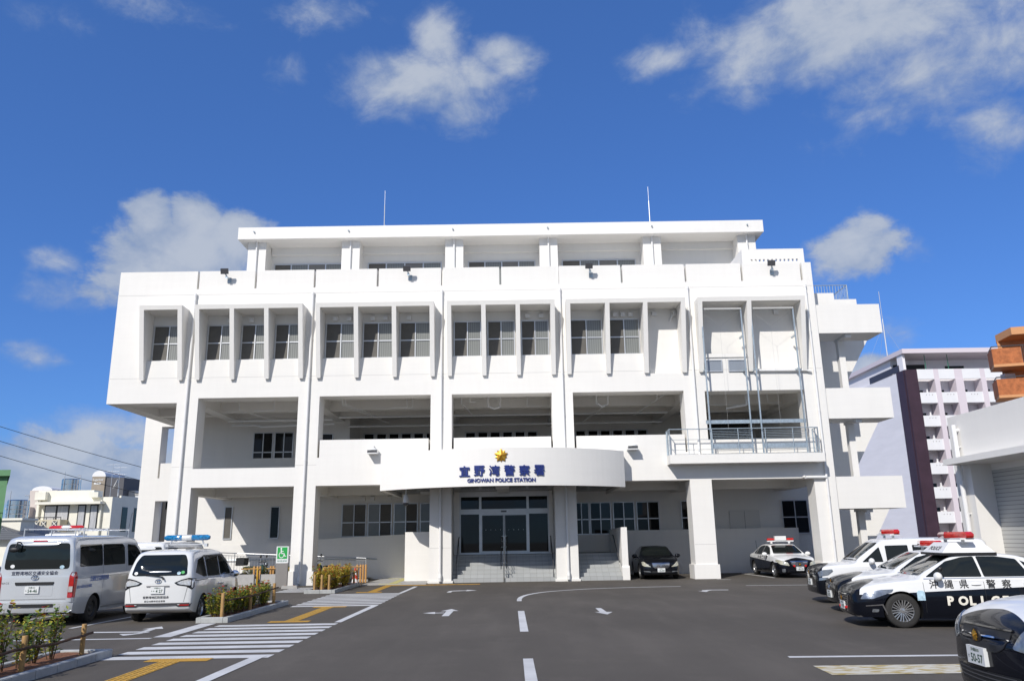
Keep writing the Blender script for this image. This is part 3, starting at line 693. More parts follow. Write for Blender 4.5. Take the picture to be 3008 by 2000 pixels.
# wall lights, cameras, floodlights
for x in (-6.36, 5.63):
    g = MB(); g.box(x-.03,x+.03,-.2,0,6.08,6.16); g.lathe([(.03,.22),(.10,.17),(.22,.12),(.24,.10),(.24,.06)],(x,-.27,5.86),(0,0,1),16)
    g.box(x-.235,x+.235,-.5,-.03,5.76,5.80); g.box(x-.24,x-.225,-.45,-.05,5.8,5.93); g.box(x+.225,x+.24,-.45,-.05,5.8,5.93); l = g.build('wall_lamp', M['white_paint'], ST)
    g = MB(); g.box(x-.22,x+.22,-.47,-.05,5.80,5.92); g.build('lamp_glass', M['grey_dark'], l)
g = MB(); x = -4.77; y = -.45; g.tube((x,y,4.199),(x,y,3.85),.035,10); g.lathe([(.10,.0),(.10,-.06),(.13,-.12),(.14,-.30),(.12,-.34)],(x,y,3.86),(0,0,1),16); c = g.build('security_camera', M['white_paint'], ST, smooth=True)
g = MB(); g.sphere((x,y,3.5),.125,n=14,k=8); g.build('camera_dome', M['grey_dark'], c, smooth=True)
for x in (-13.67,-4.80,4.08,12.99):
    g = MB(); z = 14.40
    g.box(x-.09,x+.09,-.04,0,z-.16,z+.10); g.path([(x,-.03,z),(x-.02,-.22,z+.04),(x-.10,-.36,z+.20)],.035,6); g.box(x-.12,x-.0,-.30,-.24,z+.0,z+.09); f = g.build('floodlight', M['steel'], ST)
    g = MB(); c0 = Vector((x-.16,-.62,z+.56)); g.prism([(-.52,z+.40),(-.42,z+.16),(-.34,z+.20),(-.44,z+.45)], 0, x-.30, x+.06); g.build('lamp_head', M['grey_dark'], f)
# set-back top storey ----------------------------------------------------
g = MB(); g.box(-16.2,15.45,7.55,20,19.55,20.30); g.build('roof_slab', W, ST)
g = MB(); g.box(-15.7,15.0,9.3,9.6,13.72,19.55); g.box(-15.7,-15.4,9.6,19,13.72,19.55); g.box(-14.6,14.0,9.1,9.3,19.08,19.549); g.box(9.2,13.8,8.9,9.3,13.72,17.25); g.build('top_storey_wall', W, ST)
for x in (-15.18,-9.50,-3.23,2.49,8.77,14.53):
    g = MB(); g.box(x-.545,x+.545,8.1,9.299,13.73,19.549); g.build('column', W, ST)
    g = MB(); g.tube((x,8.02,13.73),(x,8.02,19.55),.055,10)
    for z in (15.5,17.6,18.9): g.tube((x,8.02,z),(x,8.02,z+.05),.066,10)
    g.build('downpipe', M['pvc'], ST, smooth=True)
    g = MB(); g.tube((x-.05,7.45,19.98),(x-.05,7.56,20.0),.045,8); g.build('overflow_spout', M['steel'], ST)
for x in (-7.66, 8.92):
    g = MB(); g.tube((x,9,20.3),(x,9,22.3),.03,8); g.tube((x,9,22.3),(x,9,23.25),.012,6); g.box(x+.03,x+.10,8.96,9.04,20.5,20.9); g.build('lightning_rod', M['alu'], ST)
g = MB(); xs = [11.82, 14.95]; hx = [12.24+.208*i for i in range(12)]
xs += [v for q in hx for v in (q, q+.10)]
g.wallgrid(xs, [13.72,15.20,15.32,15.86], lambda x, z: not (15.2<z<15.32 and any(q<x<q+.10 for q in hx)), .70, .85); g.box(11.82,12.0,.85,5,13.72,15.86); g.build('penthouse_parapet', W, ST)
# escape stairs on the right -------------------------------------------
EX = MB()
for k, (zb, zt_) in enumerate(((11.27,12.70),(7.12,8.57),(2.97,4.42))):
    EX.box(14.97,18.10,.10,.26,zb,zt_); EX.box(17.94,18.10,.26,1.75,zb,zt_); EX.box(14.97,17.94,.26,1.75,zb,zb+.2)
    EX.box(16.36,16.64,.30,.62,zb-.17,zb-.001); EX.box(16.38,16.62,.62,1.75,zb-.12,zb-.001)
    lo = (8.57, 4.42, 0)[k] - .02
    EX.box(16.34,16.64,1.2,1.5,lo,zb-.121)
    xb = 16.66 if k < 2 else 17.0
    zlo = (8.3, 4.2, 0)[k]
    zl_ = (8.4, 4.2, 0)[k]; d0 = (.41,.19,0)[k]; xe = lambda z: 18.85-(zb+d0-z)*.60
    EX.prism([(15.2,zb+1.2),(xe(zb+1.2),zb+1.2),(xe(zl_),zl_),(15.2,zl_)], 1, 3.4, 3.6)
    if k < 2: EX.box(15.0,15.2,2.2,3.4,zlo,zb)
EX.box(15.0,16.32,.95,1.1,12.72,13.56); EX.box(16.32,17.17,.95,1.1,12.72,13.15); EX.box(15.0,18.0,2.2,2.35,12.0,13.6)
EX.build('escape_stairs', W, ST)
g = MB(); g.tube((15.1,3,14.62),(17.95,3,14.62),.025,8); g.tube((15.1,3,13.8),(17.95,3,13.8),.02,8); g.tube((17.95,3,14.62),(17.95,5.5,14.62),.025,8); g.tube((17.95,3,13.8),(17.95,5.5,13.8),.02,8)
for i in range(20): x = 15.1+2.85*i/19; g.tube((x,3,13.8),(x,3,14.62),.012 if i%19 else .03,6)
for i in range(1,16): y = 3+2.5*i/15; g.tube((17.95,y,13.8),(17.95,y,14.62),.012,6)
g.box(15.0,18.0,2.9,6,13.6,13.75); g.build('stair_railing', M['steel'], ST)
# rear wing seen under the overhang
op3 = [(-20.55,-18.0,6.46,8.6),(-20.55,-20.44,5.6,6.46),(-20.55,-19.82,0,4.3)]
g = MB(); g.wallgrid([-21.55,-17.0]+[v for o_ in op3 for v in o_[:2]], [0,12]+[v for o_ in op3 for v in o_[2:]], lambda x,z: not any(a<x<b and c<z<d for a,b,c,d in op3), 9.5, 10.4)
g.build('rear_wing', W, ST)
# concrete apron before the ramp
g = MB(); g.box(-6.62,-3.8,-.7,4.99,-.02,.03); structure(g.build('walkway', M['grey_wall']))
g = MB(); g.box(-5.9,-4.9,-.62,-.3,.03,.038); g.box(-5.5,-5.16,-.3,4.2,.03,.038); g.box(-6.2,-4.6,4.2,4.55,.03,.038); structure(g.build('tactile_paving', M['tactile_pale']))
# ------------------------------------------------------------------ vehicles
def catmull(P, t):
    n = len(P); i = min(int(t), n-2); u = t-i
    p0, p1, p2, p3 = P[max(i-1,0)], P[i], P[i+1], P[min(i+2,n-1)]
    return [.5*((2*b)+(c-a)*u+(2*a-5*b+4*c-d)*u*u+(3*b-a-3*c+d)*u**3) for a,b,c,d in zip(p0,p1,p2,p3)]
# station: (x, half width, z bottom, z shoulder, y shoulder, z rail, y rail, z top, y top)
def loft(st, ns=5, nr=4, bulge=(.05,.05), crown=.022):
    rows = []
    for (x, ym, zb, zs, ys, zr, yr, zt, yt) in st:
        h = zs-zb
        rows.append([(x,0.,zb),(x,ym-.14,zb),(x,ym-.035,zb+.05),(x,ym-.004,zb+.07+h*.28),(x,ym,zb+h*.62),(x,ys+.012,zs-.05),(x,ys-.012,zs+.01),(x,yr,zr),(x,yt,zt-crown),(x,yt*.5,zt-.004),(x,0.,zt)])
    K = len(st); J = len(rows[0])
    xs = [i/ns for i in range((K-1)*ns+1)]
    dense = []
    for t in xs:
        ring = [catmull([rows[k][j] for k in range(K)], t) for j in range(J)]
        # monotone guard on x
        rs = [i/nr for i in range((J-1)*nr+1)]
        dense.append([catmull(ring, r) for r in rs])
    A = len(dense); B = len(dense[0]); vs = []; fs = []
    for ring in dense:
        for p in ring: vs.append((p[0], max(p[1], 0.), p[2]))
    L = lambda i, j: i*B + j
    off = A*B; idR = {}
    for i in range(A):
        for j in range(B):
            if j == 0 or j == B-1: idR[(i,j)] = L(i,j)
            else: idR[(i,j)] = len(vs); p = vs[L(i,j)]; vs.append((p[0], -p[1], p[2]))
    for i in range(A):
        for j in (0, B-1): p = vs[L(i,j)]; vs[L(i,j)] = (p[0], 0., p[2])
    for i in range(A-1):
        for j in range(B-1):
            fs.append((L(i,j), L(i+1,j), L(i+1,j+1), L(i,j+1)))
            fs.append((idR[(i,j)], idR[(i,j+1)], idR[(i+1,j+1)], idR[(i+1,j)]))
    # end caps, bulging outward
    for i, sg, bl in ((0,-1,bulge[0]), (A-1,1,bulge[1])):
        C = 6; cols = []
        for c in range(C+1):
            t = 1-2*c/C; col = []
            for j in range(B):
                if c == 0: col.append(L(i,j)); continue
                if c == C: col.append(idR[(i,j)]); continue
                if j in (0, B-1): col.append(L(i,j)); continue
                p = vs[L(i,j)]; s = math.sin(math.pi*j/(B-1))**.5
                vs.append((p[0]+sg*bl*(1-t*t)*s, p[1]*t, p[2])); col.append(len(vs)-1)
            cols.append(col)
        for c in range(C):
            for j in range(B-1):
                f = [cols[c][j], cols[c][j+1], cols[c+1][j+1], cols[c+1][j]]
                f2 = []
                for v in f:
                    if v not in f2: f2.append(v)
                if len(f2) > 2: fs.append(tuple(f2 if sg > 0 else f2[::-1]))
    return vs, fs
class Car:
    def __init__(s, name, loc, head, label, cat, group, st, paint, wells, wr=.33, L_scale=1, bulge=(.05,.05), ww=.20, track=None, rim='alloy', rimr=.66, ky=1., kz=1.):
        s.ky, s.kz = ky, kz; st = [(q[0],q[1]*ky,q[2]*(kz if q[2]>.5 else 1),q[3]*kz,q[4]*ky,q[5]*kz,q[6]*ky,q[7]*kz,q[8]*ky) for q in st]
        s.root = thing(name, (loc[0], loc[1], 0), label, cat, group, R(head))
        vs, fs = loft(st, bulge=bulge)
        bm = bmesh.new(); bv = [bm.verts.new(v) for v in vs]
        for f in fs:
            try: bm.faces.new([bv[i] for i in f])
            except ValueError: pass
        bmesh.ops.remove_doubles(bm, verts=bm.verts, dist=1e-5); bmesh.ops.recalc_face_normals(bm, faces=bm.faces)
        s.bvh = BVHTree.FromBMesh(bm)
        me = bpy.data.meshes.new('body'); bm.to_mesh(me); bm.free()
        me.materials.append(paint); me.materials.append(M['dark'])
        o = bpy.data.objects.new('body', me); COL.objects.link(o)
        # wheel wells
        cut = MB(); hw = max(q[1] for q in st)
        for wx in wells:
            for sg in (1,-1):
                cut.lathe([(0,0),(wr+.045,0),(wr+.045,.6),(0,.6)], (wx, sg*(hw-.30), wr+.005), (0,sg,0), 36)
        c = cut.build('cut', [M['dark']], merge=True)
        c.data.materials.clear(); c.data.materials.append(paint); c.data.materials.append(M['dark'])
        c.data.polygons.foreach_set('material_index', [1]*len(c.data.polygons))
        md = o.modifiers.new('b', 'BOOLEAN'); md.operation = 'DIFFERENCE'; md.object = c; md.solver = 'EXACT'
        bpy.context.view_layer.update(); dg = bpy.context.evaluated_depsgraph_get()
        nm = bpy.data.meshes.new_from_object(o.evaluated_get(dg)); o.modifiers.clear(); o.data = nm; nm.name = 'body'
        bpy.data.objects.remove(c); bpy.data.meshes.remove(me); soft(nm, 50)
        o.parent = s.root; s.body = o; s.hw = hw
        for wx in wells:
            for sg in (1,-1):
                yo = sg*(hw-.035) if track is None else sg*track
                s.wheel(wx, yo, wr, ww, sg, rim, rimr)
    def part(s, mb, name, mats, smooth=False, parent=None, **k): return mb.build(name, mats, parent or s.root, smooth, world=False, **k)
    def wheel(s, x, y, r, w, sg, rim, rf):
        c = (x, y, r); ax = (0, sg, 0); ro = r*rf
        t = MB(); t.lathe([(ro,-w),(r*.93,-w),(r,-w*.86),(r,-w*.14),(r*.965,-.012),(r*.86,.0),(ro*1.02,-.006),(ro,-.02)], c, ax, 40)
        tyre = s.part(t, 'tyre', M['rubber'], True)
        tyre.name = 'wheel'; tyre.data.name = 'wheel'
        g = MB(); g.lathe([(0,-.10),(ro,-.10),(ro,-.018),(ro*.965,-.010),(ro*.93,-.02),(ro*.91,-.10)], c, ax, 36); rb = s.part(g, 'rim', M['rim_dark'] if rim == 'steel' else M['rim'], True, tyre)
        g = MB(); a0 = Vector((1,0,0)); a1 = Vector((0,0,1)); A = Vector(ax); C = Vector(c)
        if rim == 'steel':
            g.lathe([(0,-.02),(ro*.3,-.02),(ro*.42,-.05),(ro*.8,-.035),(ro*.9,-.06)], c, ax, 24); s.part(g, 'hub', M['rim_dark'], True, tyre); return
        n = 10 if rim == 'alloy' else 6
        for i in range(n):
            for d in ((-.07,.07) if rim == 'alloy' else (0,)):
                an = 2*math.pi*i/n + d*1.0 + .2; an2 = 2*math.pi*i/n + d*2.6 + .2
                wd = .0085 if rim == 'alloy' else .026
                p = C + (a0*math.cos(an) + a1*math.sin(an))*ro*.2 - A*.035; q = C + (a0*math.cos(an2) + a1*math.sin(an2))*ro*.95 - A*.022
                dd = (q-p).normalized(); u = dd.cross(A)*wd
                g.add([p+u,p-u,q-u*1.25,q+u*1.25,p+u-A*.03,p-u-A*.03,q-u*1.25-A*.03,q+u*1.25-A*.03], [(0,1,2,3),(0,4,5,1),(3,2,6,7),(0,3,7,4),(1,5,6,2)])
        g.lathe([(0,-.02),(ro*.22,-.024),(ro*.24,-.06)], c, ax, 20)
        s.part(g, 'spokes', M['rim'], False, tyre)
        g = MB(); g.lathe([(0,-.095),(ro*.9,-.095)], c, ax, 24); s.part(g, 'brake', M['dark'], False, tyre)
    # ---- things laid on the body surface ----
    AX = {'L': ((0,1,0),(1,0,0),(0,0,1)), 'R': ((0,-1,0),(1,0,0),(0,0,1)), 'F': ((1,0,0),(0,1,0),(0,0,1)), 'B': ((-1,0,0),(0,1,0),(0,0,1)), 'T': ((0,0,1),(1,0,0),(0,1,0))}
    def hit(s, side, u, v):
        u, v = (u, v*s.kz) if side in 'LR' else ((u*s.ky, v*s.kz) if side in 'FB' else (u, v*s.ky))
        n, U, V = [Vector(q) for q in s.AX[side]]
        o = n*6 + U*u + V*v
        loc, nor, i, d = s.bvh.ray_cast(o, -n)
        if loc is None:
            loc, nor, i, d = s.bvh.find_nearest(n*1.0 + U*u + V*v)
        if nor.dot(n) < 0: nor = -nor
        return loc, nor
    def surf(s, side, poly, name, mat_, off=.004, step=.07, parent=None, rnd=0., smooth=True, thick=True):
        if rnd: poly = roundpoly(poly, rnd)
        bm = bmesh.new(); bm.faces.new([bm.verts.new((u,v,0)) for u, v in poly])
        u0, u1 = min(p[0] for p in poly), max(p[0] for p in poly); v0, v1 = min(p[1] for p in poly), max(p[1] for p in poly)
        for a, b_, nrm in ((u0,u1,(1,0,0)), (v0,v1,(0,1,0))):
            k = max(1, int((b_-a)/step))
            for i in range(1, k):
                t = a+(b_-a)*i/k
                bmesh.ops.bisect_plane(bm, geom=bm.verts[:]+bm.edges[:]+bm.faces[:], plane_co=(t,0,0) if nrm[0] else (0,t,0), plane_no=nrm)
        bmesh.ops.triangulate(bm, faces=bm.faces)
        bm.verts.index_update(); vs = []; n = Vector(s.AX[side][0])
        for v in bm.verts:
            p, q = s.hit(side, v.co.x, v.co.y); vs.append(p+q*off)
        fs = []
        for f in bm.faces:
            i = [v.index for v in f.verts]
            a, b_, c = [vs[k] for k in i]
            if (b_-a).cross(c-a).dot(n) < 0: i = i[::-1]
            fs.append(tuple(i))
        rim_e = [(e.verts[0].index, e.verts[1].index) for e in bm.edges if e.is_boundary]
        bm.free()
        g = MB(); g.v = [tuple(p) for p in vs]; g.f = fs; g.m = [0]*len(fs)
        if thick:
            m0 = len(g.v)
            for p, v in zip(vs, range(len(vs))): g.v.append(tuple(Vector(p)-n*(off+.006)))
            for a, b_ in rim_e: g.f.append((a, b_, m0+b_, m0+a)); g.m.append(0)
        return s.part(g, name, mat_, smooth, parent)
    def letters(s, side, txt, u, v, h, mat_, name='lettering', width=None, bold=.0, off=.005, mirror=None):
        # u,v: start of the text (reading direction), height h
        vs, fs, w = text_mesh(txt, h, bold); k = width/w if width else 1
        sg = {'L': -1, 'R': 1, 'F': 1, 'B': -1}[side]
        P = []
        for x, y in vs:
            p, q = s.hit(side, u+sg*x*k, v+y); P.append(p+q*off)
        g = MB(); g.add(P, fs); W = Vector(s.AX[side][1])
        if ord(txt[0]) > 1000:
            nn = Vector(s.AX[side][0])
            for q, (du, dv) in enumerate(((h*.035,0),(0,h*.03))): g.add([p+W*du+Vector((0,0,dv))+nn*.0008*(q+1) for p in P], fs)
        return s.part(g, name, mat_)
    def plate(s, side, u, v, top, mid, wide=.33, tilt=0, w0=None):
        p, q = s.hit(side, u, v); n = Vector(s.AX[side][0]); sg = 1 if side == 'F' else -1
        x = p + n*.02; U = Vector((0,sg,0)); V = Vector((0,0,1)); W_ = n
        g = MB(); a, b_ = wide/2, .0825
        for d, m in ((.012,0),):
            c = [x+U*sx*a+V*sy*b_+W_*dd for dd in (-.03,d) for sx,sy in ((-1,-1),(1,-1),(1,1),(-1,1))]
            g.add(c, [(0,3,2,1),(4,5,6,7),(0,1,5,4),(1,2,6,5),(2,3,7,6),(3,0,4,7)])
        o = s.part(g, 'number_plate', M['plate'])
        g = MB(); f = .014
        flat_text(g, top, x+V*.035+W_*f, U, V, .036, .16, .01, center=True)
        kana, num = mid
        flat_text(g, kana, x-U*.145-V*.035+W_*f, U, V, .034)
        flat_text(g, num, x-U*.09-V*.062+W_*f, U, V, .078, .225, .02)
        s.part(g, 'plate_number', M['plate_ink'], False, o)
    def mirror(s, x, y, z, mat_, sg):
        g = MB(); y *= s.ky; z *= s.kz; g.sphere((x, sg*(y+.12), z), .125, .62, 1.0, .72, 14, 8)
        m_ = s.part(g, 'mirror', mat_, True)
        g = MB(); g.tube((x+.02, sg*(y-.04), z-.06), (x, sg*(y+.06), z-.04), .028, 8); s.part(g, 'stalk', mat_, True, m_)
    def logo(s, side, u, v, r, mat_):
        p, q = s.hit(side, u, v); n = Vector(s.AX[side][0]); c = p+n*.012
        g = MB()
        def ell(rx, rz, dz, th):
            k = 20
            pts = [c+Vector((0,math.cos(2*math.pi*i/k)*rx, math.sin(2*math.pi*i/k)*rz+dz)) for i in range(k+1)]
            g.path(pts, th, 5)
        ell(r, r*.68, 0, r*.09); ell(r*.30, r*.62, 0, r*.09); ell(r*.62, r*.22, r*.40, r*.09)
        s.part(g, 'emblem', mat_, True)
def roundpoly(P, r, n=5):
    out = []; k = len(P)
    for i in range(k):
        a, b, c = Vector(P[i-1]), Vector(P[i]), Vector(P[(i+1) % k])
        u = (a-b); v = (c-b); d = min(r, u.length*.45, v.length*.45); p = b+u.normalized()*d; q = b+v.normalized()*d
        for j in range(n+1):
            t = j/n; out.append(tuple((1-t)**2*p + 2*t*(1-t)*b + t*t*q))
    return out
def carpaint(name, col, flake=0, rough=.18, metal=0.):
    return mat(name, col, rough, metal, coat=1., var=.015, scale=2)
def two_tone(name, zl, slope, xa, sa, pw=1.0, rear=9, black=(.004,.005,.009)):
    """white over black; the bonnet's nose is black up to the curve x = xa + sa*|y|^pw"""
    m, nt, b = newmat(name); h = N(nt); x, y, z = h.sep(h.obj())[:3]
    low = h.m('LESS_THAN', z, h.m('ADD', zl, h.m('MULTIPLY', x, slope)))
    nose = h.m('GREATER_THAN', x, h.m('ADD', xa, h.m('MULTIPLY', h.m('POWER', h.m('ABSOLUTE', y), pw), sa)))
    k = h.m('MAXIMUM', low, nose)
    nt.links.new(h.mix(k, (.74,.745,.74), black), b.inputs['Base Color'])
    b.inputs['Roughness'].default_value = .2; b.inputs['Coat Weight'].default_value = .4; b.inputs['Coat Roughness'].default_value = .02; b.inputs['Specular IOR Level'].default_value = .15
    return m
M['letter_white'] = mat('reflective_white', (.82,.78,.68), .4)
M['sticker'] = mat('pale_blue_sticker', (.45,.62,.72), .4, var=.3, scale=18)
M['visor'] = mat('smoked_visor', (.16,.145,.13), .12, coat=1)
M['rim'] = mat('alloy_rim', (.60,.60,.60), .25, .85)
M['rim_dark'] = mat('steel_rim', (.03,.03,.03), .5)
M['lamp'] = mat('headlamp', (.22,.24,.26), .14, .5, coat=1, var=.45, scale=9, bump=.25, bscale=9)
M['lamp_pale'] = mat('hazy_headlamp', (.60,.58,.46), .12, .3, coat=1, var=.3, scale=20)
M['lamp_red'] = mat('tail_lamp', (.42,.012,.010), .1, 0, coat=1, var=.25, scale=16)
M['lamp_clear'] = mat('clear_lamp', (.62,.60,.58), .1, .3, coat=1, var=.25, scale=20)
M['amber'] = mat('amber', (.7,.25,.04), .2, coat=1)
M['beacon_red'] = mat('red_beacon', (.55,.012,.008), .1, 0, coat=1, var=.35, scale=14)
M['beacon_blue'] = mat('blue_beacon', (.008,.16,.36), .08, 0, coat=1, var=.75, scale=17)  # strong blotches put the blue lens's inner reflections into its colour
M['silver_lens'] = mat('speaker_grille', (.66,.66,.64), .35, .2)
M['silver'] = carpaint('silver_paint', (.60,.625,.65), metal=.25)
M['pearl'] = carpaint('pearl_white_paint', (.74,.745,.735))
M['black_paint'] = mat('black_paint', (.004,.005,.008), .18, coat=.5, spec=.2)
M['blue_paint'] = carpaint('blue_paint', (.06,.11,.26))
M['reflector'] = mat('sill_grey', (.22,.23,.24), .4)
def lightbar(car, x, z, w, matl, style='bar', name='light_bar'):
    g = MB()
    if style == 'bar':      # rounded rod with a white middle
        g.lathe([(.0,-w/2),(.045,-w/2+.01),(.075,-w/2+.08),(.075,-.13)], (x,0,z), (0,1,0), 16); g.lathe([(.075,.13),(.075,w/2-.08),(.045,w/2-.01),(0,w/2)], (x,0,z), (0,1,0), 16)
        o = car.part(g, name, matl, True)
        g = MB(); g.lathe([(.078,-.13),(.08,-.125),(.08,.125),(.078,.13)], (x,0,z), (0,1,0), 16); car.part(g, 'speaker', M['silver_lens'], True, o)
        g = MB()
        for sy in (-1,1): g.tube((x,sy*w*.33,z-.07),(x,sy*w*.36,z-.16),.022,8)
        g.box(x-.03,x+.03,-w*.42,w*.42,z-.19,z-.165)
        for sy in (-1,1): g.box(x-.06,x+.06,sy*w*.42-.04,sy*w*.42+.04,z-.24,z-.16)
        car.part(g, 'bracket', M['alu'], False, o)
    elif style == 'vee':    # wedge lenses swept back to both sides
        for sy in (-1,1):
            P = [(x+.17,0),(x+.02,sy*w/2),(x-.13,sy*w/2),(x-.20,sy*.12),(x-.20,0)]
            if sy < 0: P = P[::-1]
            g2 = MB(); n = len(P); cen = Vector((x-.06, sy*w*.25, 0))
            def ring(k, zz): return [tuple(Vector((px,py,0)).lerp(Vector((cen.x,cen.y,0)),1-k)+Vector((0,0,zz))) for px,py in P]
            g2.v = ring(.93,z-.05)+ring(1,z-.01)+ring(1,z+.03)+ring(.80,z+.075); g2.m = []
            for a in range(3):
                for i in range(n): g2.f.append((a*n+i, a*n+(i+1)%n, (a+1)*n+(i+1)%n, (a+1)*n+i)); g2.m.append(0)
            g2.f.append(tuple(range(3*n,4*n))); g2.m.append(0)
            o = car.part(g2, name if sy < 0 else 'lens', matl, False, None if sy < 0 else o)
        g = MB(); g.box(x-.15,x+.12,-w*.46,w*.46,z-.085,z-.052)
        for sy in (-1,1): g.tube((x-.02,sy*w*.3,z-.16),(x-.02,sy*w*.3,z-.08),.035,10)
        car.part(g, 'lamp_base', M['white_paint'], False, o)
def door_lines(c, side, xs, z0, z1):
    for x in xs:
        c.surf(side, [(x-.004,z0),(x+.004,z0),(x+.004,z1),(x-.004,z1)], 'door_gap', M['dark'], .0015, .05, thick=False)
def handle(c, side, x, z, m_):
    p, q = c.hit(side, x, z); s = 1 if side == 'L' else -1
    g = MB(); g.sphere((x, p.y+s*.012, z), .1, 1.0, .2, .18, 12, 6); c.part(g, 'door_handle', m_, True)
# sedan profile: rear -> nose
SED = [(-2.43,.62,.42,.86,.60,.93,.55,.965,.42),(-2.36,.76,.30,.90,.73,.98,.66,1.02,.46),(-2.15,.865,.21,.93,.82,1.01,.70,1.055,.50),(-1.78,.895,.18,.945,.855,1.03,.72,1.075,.52),(-1.60,.90,.18,.95,.858,1.10,.715,1.135,.53),
 (-1.10,.90,.18,.95,.86,1.31,.64,1.365,.50),(-.75,.90,.18,.948,.86,1.372,.61,1.43,.48),(-.3,.90,.18,.945,.86,1.392,.605,1.452,.47),(.12,.90,.18,.94,.86,1.368,.61,1.432,.47),(.34,.90,.18,.938,.86,1.31,.63,1.375,.49),
 (.86,.90,.18,.93,.858,1.075,.71,1.11,.53),(1.06,.90,.18,.92,.855,.955,.735,.995,.54),(1.45,.898,.19,.885,.845,.915,.72,.955,.52),(1.85,.88,.2,.83,.81,.865,.68,.90,.48),(2.10,.825,.2,.77,.755,.805,.62,.835,.44),(2.25,.73,.21,.70,.67,.735,.56,.765,.40),(2.32,.62,.25,.62,.58,.665,.50,.695,.36)]
WIND = [(-.60,1.01),(.60,1.01),(.665,1.03),(.545,1.365),(.40,1.385),(-.40,1.385),(-.545,1.365),(-.665,1.03)]
def sedan(name, loc, head, label, cat, group, paint, topw, glass_rails=True):
    c = Car(name, loc, head, label, cat, group, SED, paint, (1.425,-1.425), .335, bulge=(.05,.05))
    c.surf('F', WIND, 'windscreen', M['car_glass'], .006, .06, rnd=.05)
    for sd in 'LR':
        c.surf(sd, [(.90,.985),(.42,1.285),(.10,1.365),(-.13,1.378),(-.17,.985)], 'side_window', M['car_glass'], .006, .06, rnd=.03)
        c.surf(sd, [(-.21,.985),(-.18,1.378),(-.55,1.375),(-.92,1.32),(-1.08,.99)], 'side_window', M['car_glass'], .006, .06, rnd=.03)
        c.surf(sd, [(-1.13,.99),(-.985,1.295),(-1.2,1.19),(-1.42,1.02)], 'side_window', M['car_glass'], .006, .06, rnd=.02)
        door_lines(c, sd, (.98,-.17,-1.18), .30, .93)
        c.surf(sd, [(.95,.955),(-1.5,.985),(-1.5,.973),(.95,.943)], 'window_trim', M['chrome'], .008, .1, thick=False)
        handle(c, sd, -.02, .84, topw); handle(c, sd, -1.0, .86, topw)
    for sg in (1,-1): c.mirror(.72, .88, 1.0, topw, sg)
    c.surf('B', [(-.62,1.05),(.62,1.05),(.50,1.32),(-.50,1.32)], 'rear_window', M['car_glass'], .006, .08, rnd=.05)
    for sg in (1,-1): c.surf('B', [(sg*.44,.72),(sg*.78,.72),(sg*.80,.90),(sg*.46,.88)], 'tail_light', M['lamp_red'], .008, .06, rnd=.03)
    return c
def police_letters(c, side, z=.83):
    pass
def crown_front(c, grille_mat=None):
    pts = [(-.34,.64),(.34,.64),(.40,.60),(.27,.30),(-.27,.30),(-.40,.60)]
    c.surf('F', pts, 'grille', M['dark'], .008, .06, rnd=.02)
    for k in range(6):
        z = .345+.047*k; w = .27+.115*(z-.30)/.3
        c.surf('F', [(-w,z),(w,z),(w,z+.018),(-w,z+.018)], 'grille_bar', M['chrome'], .018, .08)
    for sg in (1,-1): c.surf('F', [(sg*.41,.615),(sg*.375,.615),(sg*.255,.29),(sg*.285,.29)], 'grille_frame', M['chrome'], .016, .05)
    c.surf('F', [(-.40,.645),(.40,.645),(.40,.625),(-.40,.625)], 'grille_frame', M['chrome'], .016, .06)

# --- the near patrol saloon with its white roof box --------------------------------
pt = two_tone('patrol_paint', .745, -.045, 1.72, .9, 2.)
A = sedan('police_car', (9.48,-19.11), 171, 'black and white police saloon with a white roof box under its red lights', 'police car', 'police cars parked along the garage', pt, M['white_paint'])
crown_front(A)
for sg, sd in ((1,'L'),(-1,'R')):
    A.surf(sd, [(2.20,.56),(1.98,.57),(1.60,.70),(1.56,.755),(1.80,.745),(2.12,.68)], 'headlight', M['lamp'], .008, .05, rnd=.02)
    A.surf(sd, [(2.12,.44),(1.80,.47),(1.72,.27),(1.745,.27),(1.82,.445),(2.12,.425)], 'chrome_trim', M['chrome'], .010, .05)
    A.surf(sd, [(2.02,.31),(1.90,.315),(1.88,.37),(2.0,.375)], 'fog_lamp', M['lamp'], .010, .04, rnd=.02)
A.surf('F', [(-.72,.215),(.72,.215),(.72,.235),(-.72,.235)], 'chrome_trim', M['chrome'], .010, .08)
A.plate('F', 0, .40, '沖縄800', ('さ','・8 93'))
for sg in (1,-1):
    p, q = A.hit('F', sg*.23, .36); g = MB(); g.lathe([(0,.05),(.03,.045),(.035,0)], p, (1,0,0), 12); A.part(g, 'grille_lamp', M['beacon_red'], True)

def badge(c, z, r=.055, side_off=.03):
    p, q = c.hit('F', 0, z); n = MB(); n.lathe([(0,.02),(r*1.25,.015),(r*1.3,0)], p+Vector((side_off-.02,0,0)), (1,0,0), 20); o = c.part(n, 'badge', M['dark'], True)
    star_emblem(tuple(p+Vector((side_off+.004,0,0))), r, 'star', o, Vector((0,1,0)), Vector((0,0,1)), Vector((1,0,0)), world=False)
badge(A, .545)
for i, (ch, x) in enumerate(zip('沖縄県警察', (.86,.575,.29,-.22,-.51))): A.letters('L', ch, x, .765, .165, M['ink'], width=.165)
for i, (ch, x) in enumerate(zip('POLICE', (.57,.365,.15,-.06,-.25,-.47))):
    A.letters('L', ch, x, .44, .18, M['letter_white'] if 'letter_white' in M else M['sign_white'], bold=.05)
A.surf('L', [(1.13,.54),(.98,.54),(.98,.70),(1.02,.73),(1.09,.73),(1.13,.70)], 'sticker', M['sticker'], .006, .05)
